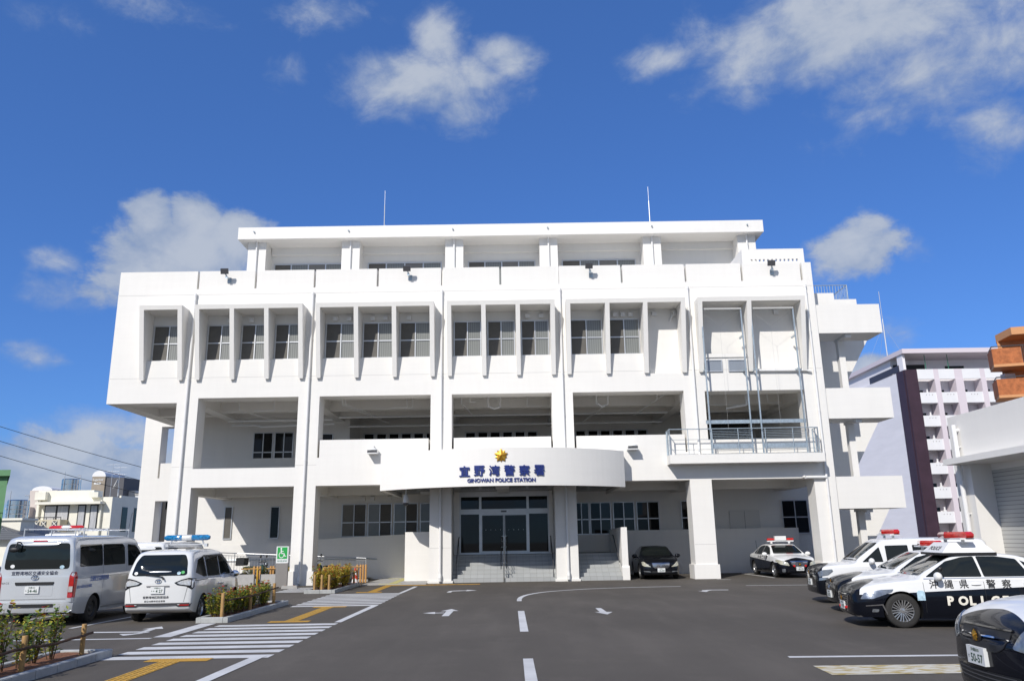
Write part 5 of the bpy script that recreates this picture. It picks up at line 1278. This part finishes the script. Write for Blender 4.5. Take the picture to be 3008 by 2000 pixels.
planter(-7.84,-6.68,-5.75,-.75, 'kerbed bed ending at the traffic cone by the ramp')
def fence(posts, rails, rail_mat, label, hgt, r=.045, name='post_fence'):
    root = thing(name, (posts[0][0], posts[0][1], 0), label, 'fence', 'log fences of the planting beds')
    for x, y in posts:
        g = MB(); k = 10; P = [(r*rng.uniform(.95,1.05), z) for z in (.0,.2,.45,.7,1.)]
        g.lathe([(rr, hgt*t) for rr, t in P]+[(r*.9,hgt*1.0+.008),(0,hgt+.01)], (x,y,.06), (0,0,1), k); g.build('post', M['log'] if rail_mat != 'bamboo' else M['bamboo'], root, smooth=True)
    for pts in rails:
        g = MB(); Q = []
        for a, b in zip(pts, pts[1:]):
            a = Vector(a); b = Vector(b); n = max(2, int((b-a).length/.12))
            for i in range(n): Q.append(a.lerp(b, i/n)+Vector((rng.uniform(-.008,.008), rng.uniform(-.008,.008), rng.uniform(-.01,.01)))*(1 if rail_mat != 'bamboo' else .2))
        Q.append(Vector(pts[-1]))
        g.path(Q, .022 if rail_mat == 'rope' else .024, 7); g.build('rail', M[rail_mat], root, smooth=True)
    return root
fence([(-7.33,-22.35),(-7.35,-24.0),(-7.35,-25.7)], [[(-7.28,-22.15,.42),(-7.29,-23.2,.38),(-7.29,-24.0,.42),(-7.29,-25.7,.40)]], 'rope', 'log posts with a dark rope rail in the bottom left bed', .52, .042)
fence([(-7.22,-11.7),(-7.22,-13.9),(-7.22,-16.05)], [[(-7.16,-11.5,.56),(-7.16,-13.9,.48),(-7.16,-15.95,.50)]], 'rope', 'log posts with a dark rope rail beside the blue-beacon minivan', .62, .045)
fence([(-7.50,-5.55),(-7.22,-5.58),(-6.95,-5.55),(-6.86,-1.2)], [[(-6.92,-5.4,.48),(-6.84,-3.2,.50),(-6.82,-.9,.58)]], 'rope', 'three short log posts and a rope at the front of the golden hedge', .60, .045)
fence([(-8.35,.55),(-8.2,.55),(-7.05,.5),(-6.9,.5),(-6.78,.5),(-6.66,.5)], [[(-8.6,.48,.74),(-6.85,.44,.75)]], 'bamboo', 'bamboo rail on posts behind the golden hedge', .78, .045)
fence([(-11.72,.45),(-11.58,.48),(-11.46,.5),(-10.98,.5),(-10.86,.5)], [[(-12.3,.42,.735),(-11.46,.42,.735)],[(-11.15,.42,.74),(-10.1,.42,.74)]], 'bamboo', 'bamboo rail on posts above the pale low walls by the motorcycles', .78, .045)
lb = ('leafy green and yellow shrub in the bottom left planting bed', 'tall-stemmed shrubs in the bottom left bed')
for i in range(11):
    y = -22.75-.46*i+rng.uniform(-.08,.08); shrub('shrub', (-7.64+rng.uniform(-.10,.10), y, .09), rng.uniform(.66,.92), .22, *lb, M['leaf'], rng, 7, 40, 2, .075)
lb = ('red-flowered green shrub in the bed beside the blue-beacon minivan', 'shrubs beside the blue-beacon minivan')
for i in range(11):
    y = -11.5-.44*i+rng.uniform(-.06,.06); shrub('shrub', (-7.46+rng.uniform(-.1,.1), y, .09), rng.uniform(.50,.68)+(.10 if i == 0 else 0), .27, *lb, M['leaf'], rng, 11, 50, 8, .066)
lb = ('golden shrub with red flowers in the bed next to the traffic cone', 'golden shrubs next to the traffic cone')
for i in range(16):
    y = -5.0+.50*(i//2)+rng.uniform(-.1,.1); shrub('shrub', (-7.5+.42*(i%2)+rng.uniform(-.1,.1), y, .09), rng.uniform(.62,.85), .30, *lb, M['leaf_far'], rng, 11, 46, 7, .075)
lb = ('sparse green shrub behind the pale low walls by the motorcycles', 'shrubs behind the pale low walls')
for x in (-12.2,-11.9,-11.3,-10.9,-10.55,-10.2): shrub('shrub', (x+rng.uniform(-.08,.08), .75, .45), rng.uniform(.3,.5), .2, *lb, M['leaf'], rng, 6, 22, 0, .06)
# low pale walls
for x0, x1, lab in ((-12.6,-11.62,'short pale low wall left of the leaning motorcycle'),(-11.36,-9.9,'longer pale low wall behind the parking sign')):
    g = MB(); g.box(x0,x1,.15,.33,0,.50); tag(g.build('low_wall', M['concrete']), lab, 'wall')
# disabled-parking sign
P = thing('parking_sign', (-10.05,-1.0,0), 'grey post with a green and white wheelchair parking sign', 'sign', rz=R(2)); P.scale = (.77,.85,.865)
g = MB(); g.box(-.33,.33,-.09,.09,0,1.16); g.build('post', M['grey_panel'], P, world=False)
g = MB(); g.box(-.335,.335,-.10,.095,1.161,1.98); pn = g.build('panel', M['sign_white'], P, world=False)
g = MB(); g.box(-.28,.28,-.104,-.10,1.37,1.94); g.build('green_field', M['green'], pn, world=False)
g = MB(); fy = -.108
def disc(cx_, cz, r, n=20): g.add([(cx_+r*math.cos(2*math.pi*i/n), fy, cz+r*math.sin(2*math.pi*i/n)) for i in range(n)], [tuple(range(n))])
def bar(p, q, w):
    p = Vector((p[0],fy,p[1])); q = Vector((q[0],fy,q[1])); d = (q-p).normalized(); n = Vector((-d.z,0,d.x))*w/2; g.quad(p+n,p-n,q-n,q+n)
disc(-.07,1.875,.045); bar((-.07,1.83),(-.055,1.62),.055); bar((-.06,1.74),(.07,1.74),.035); bar((-.075,1.635),(.10,1.635),.045); bar((.09,1.645),(.155,1.48),.045); bar((.14,1.485),(.215,1.515),.04)
k = 26; cxw, czw = -.045, 1.56
for i in range(k):
    a0, a1 = R(115)+R(255)*i/k, R(115)+R(255)*(i+1)/k
    q = [(cxw+rr*math.cos(a), fy+.001, czw+rr*math.sin(a)) for a, rr in ((a0,.115),(a0,.15),(a1,.15),(a1,.115))]; g.add(q, [(0,1,2,3)])
g.build('wheelchair_symbol', M['sign_white'], pn, world=False)
g = MB(); flat_text(g, '専用駐車場', (-.27,-.103,1.22), (1,0,0), (0,0,1), .095, .54, .01); g.build('lettering', mat('grey_green_ink', (.16,.30,.24), .5), pn, world=False)
# wheel stops
for x, y, lab in ((-9.35,-2.2,'concrete wheel stop right of the parking sign'),(-11.4,-2.2,'concrete wheel stop left of the parking sign')):
    g = MB(); g.prism([(-.34,.0),(-.31,.12),(.31,.12),(.34,.0)], 1, -.08, .08); g.v = [(a+x,b+y,c) for a,b,c in g.v]; t = g.build('wheel_stop', M['concrete']); tag(t, lab, 'wheel stop', 'wheel stops')
    g = MB(); g.box(x-.22,x-.14,y-.05,y+.05,.121,.126); g.build('reflector', M['amber'], t); g = MB(); g.box(x+.14,x+.22,y-.05,y+.05,.121,.126); g.build('reflector', M['amber'], t)
# traffic cone
c = thing('traffic_cone', (-7.12,.35,0), 'red and white traffic cone at the end of the golden hedge', 'cone')
g = MB(); g.prism(roundpoly([(-.2,-.2),(.2,-.2),(.2,.2),(-.2,.2)],.06), 2, 0, .035); g.build('base', M['orange_cone'], c, world=False)
m, nt, b = newmat('cone_stripes'); h = N(nt); x, y, z = h.sep(h.obj())[:3]
zz = h.m('FRACT', h.m('MULTIPLY', h.m('ADD', z, h.m('MULTIPLY', h.m('ABSOLUTE', h.m('ADD', x, .01)), .9)), 3.3))
nt.links.new(h.mix(h.m('GREATER_THAN', zz, .52), (.62,.05,.025), (.78,.77,.75)), b.inputs['Base Color']); b.inputs['Roughness'].default_value = .5
g = MB(); g.lathe([(.155,.035),(.145,.05),(.035,.68),(.03,.70),(0,.70)], (0,0,0), (0,0,1), 24); g.build('cone_body', m, c, smooth=True, world=False)
# ramp railing
rl = thing('ramp_railing', (-7.2,4.0,0), 'pale steel railing along the ramp behind the golden hedge', 'railing')
g = MB(); z1 = lambda x: 1.08+(-7.05-x)*.052; zb = lambda x: .12+(-7.05-x)*.045
n = 54
for i in range(n+1):
    x = -7.05-7.6*i/n; top = i % 9 == 0
    g.tube((x,2.6,zb(x)-(.12+zb(x)-.12 if top else -.06)),(x,2.6,z1(x)-(0 if top else .12)),.016 if top else .009,6)
g.tube((-7.05,2.6,z1(-7.05)),(-14.65,2.6,z1(-14.65)),.018,8); g.tube((-7.05,2.6,z1(-7.05)-.12),(-14.65,2.6,z1(-14.65)-.12),.012,6); g.tube((-7.05,2.6,zb(-7.05)+.06),(-14.65,2.6,zb(-14.65)+.06),.012,6)
g.build('bars', M['alu'], rl)
g = MB(); g.box(-7.15,-6.93,2.5,2.7,0,.10); g.build('footing', M['concrete'], rl)
g = MB(); g.box(-14.9,-7.15,2.66,2.75,0,.10); g.prism([(-14.9,.1),(-7.15,.1),(-14.9,.45)], 1, 2.66, 4.98); g.build('ramp', M['grey_wall'], rl)
# motorcycles
def bike(loc, rz, label, box=True, lean=0):
    t = thing('motorcycle', loc, label, 'motorcycle', 'motorcycles parked by the ramp', rz)
    for x in (.62,-.62):
        g = MB(); g.lathe([(.20,-.04),(.27,-.045),(.285,-.02),(.285,.02),(.27,.045),(.20,.04)], (x,0,.285), (0,1,0), 24); w_ = g.build('wheel', M['rubber'], t, smooth=True, world=False)
        g = MB(); g.lathe([(.20,-.02),(.19,0),(.20,.02)], (x,0,.285), (0,1,0), 20)
        for i in range(10): a = math.pi*i/5; g.tube((x,0,.285),(x+.195*math.cos(a),0,.285+.195*math.sin(a)),.005,4)
        g.build('rim', M['alu'], w_, world=False)
    g = MB(); g.path([(.62,.07,.285),(.42,.07,.80),(.36,.05,.95)], .022, 8); g.path([(.62,-.07,.285),(.42,-.07,.80),(.36,-.05,.95)], .022, 8); g.tube((.36,-.06,.93),(.36,.06,.93),.03,8); g.build('fork', M['grey_dark'], t, world=False)
    g = MB(); g.path([(.40,0,.78),(.05,0,.42),(-.3,0,.42),(-.62,0,.285)], .035, 8); g.path([(-.3,0,.42),(-.55,0,.72)], .03, 8); g.sphere((.0,0,.40), .17, 1.1, .8, .8, 12, 8); g.build('engine_frame', M['grey_dark'], t, smooth=True, world=False)
    g = MB(); g.sphere((-.35,0,.76), .2, 1.9, .72, .35, 14, 8); g.build('seat', M['dark'], t, smooth=True, world=False)
    g = MB(); g.sphere((.22,0,.66), .2, .9, .8, 1.2, 14, 8); g.build('leg_shield', M['bike_green'] if 'bike_green' in M else M['dark'], t, smooth=True, world=False)
    g = MB(); g.path([(.22,.34,1.0),(.33,.2,1.03),(.35,0,1.0),(.33,-.2,1.03),(.22,-.34,1.0)], .016, 8); g.build('handlebar', M['dark'], t, world=False)
    g = MB(); g.sphere((.44,0,.90), .10, .8, 1, 1, 12, 8); g.build('headlight', M['lamp'], t, smooth=True, world=False)
    for s in (1,-1):
        g = MB(); g.tube((.30,s*.24,1.03),(.28,s*.30,1.24),.007,5); g.lathe([(0,.0),(.065,.0),(.06,.03),(0,.035)], (.27,s*.31,1.27), (1,0,0), 14); g.build('mirror', M['dark'], t, world=False)
    g = MB()
    for q in range(7): a = R(20+20*q); b2 = R(40+20*q); g.add([(.62+.33*math.cos(a),-.06,.285+.33*math.sin(a)),(.62+.33*math.cos(a),.06,.285+.33*math.sin(a)),(.62+.33*math.cos(b2),.06,.285+.33*math.sin(b2)),(.62+.33*math.cos(b2),-.06,.285+.33*math.sin(b2))],[(0,1,2,3)])
    g.build('mudguard', M['black_gloss'], t, world=False)
    if box:
        g = MB(); g.prism(roundpoly([(-.98,.86),(-.58,.86),(-.55,1.20),(-.95,1.22)],.05), 1, -.24, .24); g.build('top_box', M['dark'], t, world=False)
M['bike_green'] = mat('bike_green', (.02,.06,.05), .3, coat=.8)
bike((-11.85,1.3,0), R(-8), 'dark motorcycle with a black top box behind the short low wall')
bike((-10.45,1.4,0), R(195), 'dark green motorcycle half hidden by the parking sign')
bike((-8.75,1.1,0), R(165), 'black motorcycle behind the golden hedge', False)
g = MB(); g.tube((-11.42,.0,0),(-11.42,.0,.78),.025,10); tag(g.build('bollard', mat('yellow_paint', (.65,.40,.03), .5)), 'slim yellow post between the two pale low walls', 'bollard')
# ------------------------------------------------------------------ neighbouring buildings
# garage on the right
GA = thing('garage', (17.5,-22,0), 'white garage with a grey roller shutter and a flat canopy at the right edge', 'garage')
X0 = 14.5; yF, yN = -10.95, -40.
g = MB()
g.box(X0, 24, yF, yF+.25-.001, 0, 5.53); g.box(X0, X0+.25, yN, yF, 4.12, 5.53); g.box(X0+.66, X0+.85, yN, yF-.3, 3.73, 4.119); g.box(X0+.25, 24, yN, yF, 5.05, 5.2)
g.box(X0, X0+.8, -11.60, yF-.001, 0, 3.929); g.box(X0+.02, X0+.7, -19.5, -18.9, 0, 3.929); g.box(X0+.5, X0+.7, -18.899, -17.5, 0, 3.729); g.box(X0+.5, X0+.7, yN, -19.501, 0, 3.729)
g.build('wall', M['white'], GA)
g = MB(); g.box(X0-.62, X0+.84, yN, yF-.25, 3.931, 4.117); g.build('canopy', M['white'], GA)
g = MB(); g.box(X0+.66, X0+.71, -17.5, -11.601, 0, 3.728); g.build('shutter', M['shutter'], GA)
g = MB(); g.path([(X0+.02,-11.25,5.05),(X0-.14,-11.25,5.05)], .06, 10); g.path([(X0-.14,-11.25,5.22),(X0-.14,-11.25,4.12)], .075, 12); g.tube((X0-.14,-11.25,3.93),(X0-.14,-11.25,.1),.075,12)
for z in (4.5,2.4): g.box(X0-.14,X0,-11.27,-11.23,z,z+.03)
g.build('downpipe', M['pvc'], GA, smooth=True)
# tall lavender apartment block
M['lav'] = mat('lavender_tiles', (.84,.815,.835), .6, var=.05, scale=.15, stretch=(1,1,6)); M['lav2'] = mat('pink_lavender', (.68,.61,.65), .6); M['plum'] = mat('plum_tiles', (.045,.022,.035), .5, var=.2, scale=.6)
M['flat_white'] = mat('white_tiles', (.78,.78,.79), .6, var=.04, scale=.4)
AP = thing('apartment_building', (76,88,0), 'tall lavender apartment block with a plum corner strip and white balconies', 'apartment building')
g = MB(); g.wallgrid([0,1,40],[0,1,2],lambda x,z: False,0,1); g.box(60.2, 100, 82.0, 125, 0, 25.8); g.box(60.2, 60.6, 80.3, 82.0, 0, 28.4)
g.box(60.6,100,85,125,25.8,28.3); g.build('wall', M['lav'], AP)
g = MB(); g.box(60.0,101,79.6,126,28.3,29.0); g.build('roof', M['lav2'], AP)
g = MB(); g.box(60.19,62.0,79.98,82.0,0,25.82); g.box(60.1,60.22,80.4,82.6,0,25.8); g.build('corner_strip', M['plum'], AP)
g = MB(); g.box(62.0,100,80.0,80.3,24.3,25.85); g.build('parapet', M['flat_white'], AP)
pil = [(64.5,65.25),(67.65,68.85),(71.55,72.3),(75.0,76.2),(78.9,79.65),(82.3,83.5)]
for a, b_ in pil: g = MB(); g.box(a,b_,79.9,81.9,0,24.29); g.box(a,b_,79.985,80.0,24.3,25.84); g.build('pillar', M['lav2'], AP)
bx = [62.0]+[v for p_ in pil for v in p_]+[86]
vt = []
for fl in range(7):
    zt_ = 22.28-3.52*fl
    for k in range(0, len(bx)-1, 2):
        a, b_ = bx[k], bx[k+1]
        if a > 80: continue
        g = MB(); hs = [a+.9+.45*i for i in range(3)]
        g.wallgrid([a,b_]+[v for q in hs for v in (q,q+.13)], [zt_-1.62, zt_-.45, zt_-.30, zt_], lambda x,z: not (zt_-.45<z<zt_-.3 and any(q<x<q+.13 for q in hs)), 80.02, 80.2); g.box(a,b_,80.2,81.99,zt_-1.62,zt_-1.35)
        bal = g.build('balcony', M['flat_white'], AP)
        g = MB(); g.box(a+.15, a+1.55, 81.94, 81.995, zt_-1.3, zt_+.65); g.build('window', M['glass'], AP)
        if k == 0: g = MB(); g.tube((a+1.9,81.4,zt_-1.3),(a+1.9,81.4,zt_+.25),.28,10); g.tube((a+1.9,81.4,zt_+.25),(a+1.9,81.4,zt_+.7),.12,8); g.build('water_heater', M['flat_white'], bal)
g = MB(); g.box(61.0,66.0,84.93,84.999,25.85,27.6); g.build('window', M['dark'], AP); g = MB(); g.box(69.2,72.2,84.93,84.999,25.85,27.3); g.build('window', M['glass'], AP)
M['net'] = mat('green_net', (.03,.22,.13), .8)
g = MB(); g.quad((61.0,81,25.85),(62.4,84,25.85),(62.4,84,27.7),(61.0,81,27.7)); g.build('safety_net', M['net'], AP)
for x in (64.0,67.5,73.8): g = MB(); g.tube((x,81,25.8),(x,81,28.3),.05,6); g.build('net_pole', M['net'] if x < 70 else M['alu'], AP)
g = MB(); g.box(60.15,60.2,81.6,91.8,25.85,26.85); g.build('window', mat('brown_glass', (.05,.035,.03), .2), AP)
g = MB(); g.tube((65.3,95,29),(65.3,95,38),.10,8); g.tube((65.3,95,38),(65.3,95,43),.05,6)
for dx, dy in ((4,0),(-4,0),(0,4)): g.tube((65.3,95,37),(65.3+dx,95+dy,29),.015,4)
tag(g.build('radio_mast', M['alu']), 'thin guyed mast on the roof of the lavender apartment block', 'mast')
# orange brick balconies at the right edge
M['brick'] = mat('orange_brick', (.42,.135,.045), .8, var=.35, scale=2.5, bump=.5, bscale=6); M['orange'] = mat('orange_render', (.62,.30,.13), .7, var=.05)
OR = thing('apartment_building', (50,38,0), 'orange brick apartment block with balconies at the right edge', 'apartment building')
g = MB(); g.prism([(47.3,37),(62,33.2),(70,50),(57.0,50)], 2, 0, 19.6); g.build('wall', M['orange'], OR)
for z in (13.7,16.6):
    g = MB(); g.prism([(45.1,34.6),(60,30.6),(60,37),(46.2,37)], 2, z, z+.25); b_ = g.build('balcony', M['orange'], OR)
    g = MB(); g.prism([(45.12,34.62),(47.5,33.98),(47.5,34.2),(45.4,34.8)], 2, z+.25, z+1.75); g.prism([(49.2,33.5),(60,30.65),(60,30.9),(49.2,33.75)], 2, z+.25, z+1.75); g.prism([(45.12,34.62),(45.4,34.8),(46.4,37),(46.15,37)], 2, z+.25, z+1.75); g.build('brick_parapet', M['brick'], b_)
    g = MB(); g.path([(46.2,36.8,z+1.95),(45.2,34.7,z+1.95),(60,30.7,z+1.95)], .05, 6)
    for i in range(12): t = i/11; g.tube((47.5+1.7*t,33.98-.48*t,z+.3),(47.5+1.7*t,33.98-.48*t,z+1.9),.025,5)
    g.build('railing', M['grey_dark'], b_)
    g = MB(); g.prism([(49.6,36.35),(52.4,35.62),(52.4,35.58),(49.6,36.31)], 2, z+.3, z+2.2); g.build('window', M['glass_dark'], OR)
    g = MB(); g.box(47.0,48.0,36.2,36.9,z-1.1,z-.3); g.build('air_conditioner', M['flat_white'], OR)
g = MB(); g.prism([(47.0,34.2),(62,30.2),(70,51),(57,51),(47.4,37.3)], 2, 19.6, 20.3); g.build('roof', M['orange'], OR)
# the houses on the left
M['cream'] = mat('cream_render', (.82,.79,.68), .75, var=.05, scale=1.2); M['house_grey'] = mat('grey_render', (.62,.60,.56), .75, var=.05); M['curtain'] = mat('curtain', (.45,.45,.46), .7, coat=.6, var=.3, scale=3, stretch=(8,8,.3))  # house_grey is a plain grey render for far houses
CR = thing('house', (-49,60,0), 'cream two-storey house with a steel water tank on its flat roof', 'house')
g = MB(); g.box(-54.4,-45.8,55,68,0,7.25); g.box(-54.4,-48.0,55.0,57,7.251,8.05); g.box(-46.0,-45.8,57,68,7.25,7.5); g.build('wall', M['cream'], CR)
g = MB(); g.box(-54.0,-46.6,53.9,54.999,6.45,6.73); g.build('eaves', M['cream'], CR)
g = MB(); g.box(-55.4,-50.6,53.4,55.0,2.8,4.75); bb = g.build('balcony', mat('beige_render', (.62,.55,.40), .8), CR)
g = MB(); g.tube((-55.4,53.45,5.0),(-50.6,53.45,5.0),.05,6)
for i in range(7): g.tube((-55.4+.8*i,53.45,4.75),(-55.4+.8*i,53.45,5.0),.04,5)
g.build('railing', M['grey_dark'], bb)
for x in (-54.6,-53.2,-52.4,-51.2):
    g = MB(); g.box(x-.3,x+.3,53.37,53.398,4.0,4.6); v_ = g.build('vent_block', M['grey_dark'], bb)
    g = MB(); g.tube((x-.28,53.36,4.02),(x+.28,53.36,4.58),.05,5); g.tube((x+.28,53.36,4.02),(x-.28,53.36,4.58),.05,5); g.build('cross', M['cream'], v_)
for x0, x1, z0 in ((-53.4,-50.6,4.3),(-49.6,-48.7,3.6),(-48.2,-47.3,3.6)):
    g = MB(); g.box(x0,x1,54.93,54.99,z0,6.42); f_ = g.build('window', M['dark'], CR)
    k = 2 if x1-x0 > 2 else 1; ww = (x1-x0)/k
    for i in range(k): g = MB(); g.box(x0+ww*i+.12,x0+ww*(i+1)-.10,54.90,54.929,z0+.1,6.3); g.build('pane', M['curtain'], f_)
g = MB(); g.tube((-54.0,54.8,2),(-54.0,54.8,7.4),.12,8); g.tube((-46.9,54.8,2),(-46.9,54.8,6.9),.12,8); g.box(-54.4,-53.2,54.4,54.999,7.0,7.9); g.box(-48.2,-47.2,54.4,54.999,7.2,7.8); g.build('downpipe', M['cream'], CR)
for y in (57.5,60.5): g = MB(); g.box(-45.798,-45.75,y,y+1.3,3.4,6.2); g.build('window', M['glass_dark'], CR)
def tank(x, y, z, r, h_, label):
    t = thing('water_tank', (x,y,z), label, 'water tank'); g = MB()
    g.lathe([(0,0),(r,0),(r,h_),(r*.9,h_+.08),(0,h_+.1)], (0,0,.0), (0,0,1), 24)
    for k in range(1,4): g.lathe([(r,h_*k/4-.03),(r+.03,h_*k/4),(r,h_*k/4+.03)], (0,0,0), (0,0,1), 24)
    g.build('drum', M['stainless'], t, smooth=True, world=False)
    g = MB(); g.path([(r+.1,-.2,0),(r+.1,-.2,h_+.5),(r-.3,-.2,h_+.5)], .05, 6); g.tube((-r*.3,-r,0),(-r*.3,-r,h_+.9),.04,6); g.build('pipe', M['alu'], t, world=False)
tank(-53.5,60,7.26,1.05,2.4,'steel water tank on the cream house roof')
# green house, tank stand, tiled roof
GR = thing('house', (-33,14,0), 'pale green house at the left edge', 'house')
g = MB(); g.prism([(-40,10),(-29.55,10),(-38.8,24),(-42,24)], 2, 0, 5.9); g.prism([(-40,9.7),(-29.25,9.7),(-38.6,24.1),(-42,24.1)], 2, 5.9, 6.25); g.box(-38,-29.9,9.2,9.999,3.3,3.9); g.build('wall', mat('green_render', (.11,.25,.12), .75, var=.06), GR)
g = MB(); g.box(-31.6,-30.1,9.93,9.995,4.0,5.5); f_ = g.build('window', M['cream'], GR); g = MB(); g.box(-31.5,-30.2,9.90,9.929,4.1,5.4); g.build('pane', M['glass_dark'], f_)
g = MB()
for i in range(10): g.tube((-31.4+.16*i,9.3,3.9),(-31.4+.16*i,9.3,4.4),.012,4)
g.tube((-31.5,9.3,4.4),(-29.9,9.3,4.4),.02,5); g.build('railing', M['dark'], GR)
g = MB(); g.box(-48.6,-46.4,39.4,41.6,0,4.3); g.box(-48.9,-46.2,39.2,41.8,4.3,4.5); tag(g.build('tank_stand', M['cream']), 'cream concrete stand under the left steel tank', 'stand')
tank(-47.55,40.5,4.5,.95,1.65,'steel water tank on the cream concrete stand at left')
m, nt, b = newmat('grey_tiles'); h = N(nt); v = h.obj(); x, y, z = h.sep(v)[:3]
wv = h.m("SINE", h.m("MULTIPLY", y, 26.)); w2 = h.m('FRACT', h.m('MULTIPLY', z, 5.5))
nt.links.new(h.mix(h.ramp(w2, 0, .3), (.03,.035,.045), h.mix(h.ramp(wv,-.6,.6), (.07,.075,.09), (.14,.15,.17))), b.inputs['Base Color']); b.inputs['Roughness'].default_value = .5
TR = thing('house', (-44,37,0), 'house with a dark grey tiled roof between the green house and the cream house', 'house')
g = MB(); g.box(-54.0,-44.8,38.2,45,0,2.55); g.build('wall', M['cream'], TR)
g = MB(); g.prism([(-49.5,4.25),(-44.2,2.65),(-44.2,2.5),(-54.8,2.5),(-54.8,2.65)], 1, 37.5, 46); g.build('roof', m, TR)
# farther town
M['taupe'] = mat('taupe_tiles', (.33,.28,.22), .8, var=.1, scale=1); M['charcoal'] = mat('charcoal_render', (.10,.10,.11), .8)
SB = thing('building', (-59,84,0), 'tan rooftop block with a dark side and a white sign, behind the cream house', 'building')
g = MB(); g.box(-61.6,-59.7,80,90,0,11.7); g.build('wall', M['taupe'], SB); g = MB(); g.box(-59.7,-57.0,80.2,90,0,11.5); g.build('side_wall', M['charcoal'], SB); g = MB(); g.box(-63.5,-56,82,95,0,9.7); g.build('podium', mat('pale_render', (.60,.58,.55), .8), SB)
g = MB(); g.prism([(-60.7+1.0*math.cos(math.pi*i/16), 11.7+.85*math.sin(math.pi*i/16)) for i in range(17)], 1, 80.05, 86); g.build('barrel_roof', M['flat_white'], SB)
g = MB(); flat_text(g, 'Sugarloaf', (-61.5,79.97,11.0), (1,0,0), (0,0,1), .38, 1.55, .01); g.box(-61.25,-60.95,79.96,79.99,10.55,10.8); g.box(-60.9,-60.6,79.96,79.99,10.55,10.8); g.box(-60.55,-60.25,79.96,79.99,10.55,10.8); g.build('lettering', M['sign_white'], SB)
DM = thing('building', (-69,84,0), 'pale building with a low domed roof, left of the steel tank', 'building')
g = MB(); g.box(-70.5,-66.5,80,90,0,9.8); g.box(-71.5,-69.6,79,81,6.0,7.4); g.build('wall', mat('pink_render', (.60,.53,.48), .8), DM); g = MB(); g.prism([(-68.8+1.5*math.cos(math.pi*i/16), 9.8+.62*math.sin(math.pi*i/16)) for i in range(17)], 1, 80.05, 88); g.build('barrel_roof', M['flat_white'], DM)
g = MB(); g.box(-66.2,-60.4,92,100,0,11.0); tag(g.build('building', M['charcoal']), 'dark grey block between the steel tank and the tan sign block', 'building')
for i, (x0, x1, y0, z1, mm, lb) in enumerate(((-56,-53.2,82,9.0,'flat_white','low white house right of the dark-sided sign block'),(-53.1,-50,85,9.2,'taupe','low tan house near the station corner, beyond the cream house'),(-80,-72,90,7.6,'house_grey','grey flat-roofed house left of the domed building'),(-74,-64,110,6.0,'taupe','low tan block far behind the tiled roof'))):
    T_ = thing('house', ((x0+x1)/2,y0+5,0), lb, 'house'); g = MB(); g.box(x0,x1,y0,y0+10,0,z1); g.build('wall', M[mm], T_); g = MB(); g.box(x0-.1,x1+.1,y0-.1,y0+10.1,z1,z1+.25); g.build('roof', M['concrete'], T_)
    for k in range(2): g = MB(); g.box(x0+.5+1.3*k,x0+1.3+1.3*k,y0-.05,y0-.002,z1-2.2,z1-1.0); g.build('window', M['glass_dark'], T_)
g = MB(); g.box(-20.8,-18.6,40,48,0,7.6); T_ = thing('building', (-19.7,44,0), 'grey building glimpsed through the openings of the rear wing', 'building'); g.build('wall', M['house_grey'], T_)
for z in (1.5,3.2,4.9): g = MB(); g.box(-20.4,-19.0,39.93,39.99,z,z+1.0); g.build('window', M['glass_dark'], T_)
# aerials and dish
for x, z0, z1, lb in ((-53.7,9.6,12.5,'left TV aerial above the dark-sided sign block'),(-52.7,9.4,12.1,'right TV aerial above the dark-sided sign block')):
    g = MB(); g.tube((x,70,7.0),(x,70,z1),.03,6)
    for zz in (z1-.1,z1-1.0):
        g.tube((x-.9,70,zz),(x+.9,70,zz),.02,5)
        for i in range(7): g.tube((x-.8+.27*i,69.7,zz),(x-.8+.27*i,70.3,zz),.012,4)
    tag(g.build('tv_aerial', M['alu']), lb, 'aerial', 'TV aerials')
g = MB(); g.tube((-46.7,58,7.5),(-46.7,58,8.6),.06,8); ds = tag(g.build('satellite_dish', M['alu']), 'grey satellite dish on the cream house roof', 'satellite dish')
g = MB(); g.lathe([(.0,.12),(.3,.08),(.5,.0),(.62,-.12)], (-46.9,57.7,8.9), (.8,.5,-.35), 20); g.build('reflector', mat('mesh_grey', (.40,.40,.39), .6), ds, smooth=True)
# overhead wires
def wire(p, q, sag, r, lab):
    g = MB(); n = 20; p = Vector(p); q = Vector(q)
    g.path([p.lerp(q, i/n)-Vector((0,0,4*sag*(i/n)*(1-i/n))) for i in range(n+1)], r, 5); tag(g.build('power_line', M['dark']), lab, 'power line', 'power lines across the left')
wire((-50,18,14.9),(-18.0,31.5,5.0), .75, .022, 'highest of the three black wires over the cream house')
wire((-50,18,13.8),(-18.0,31.5,4.0), .75, .022, 'middle of the three black wires over the cream house')
wire((-50,18,12.7),(-18.0,31.5,3.0), .75, .022, 'lowest of the three black wires over the cream house')
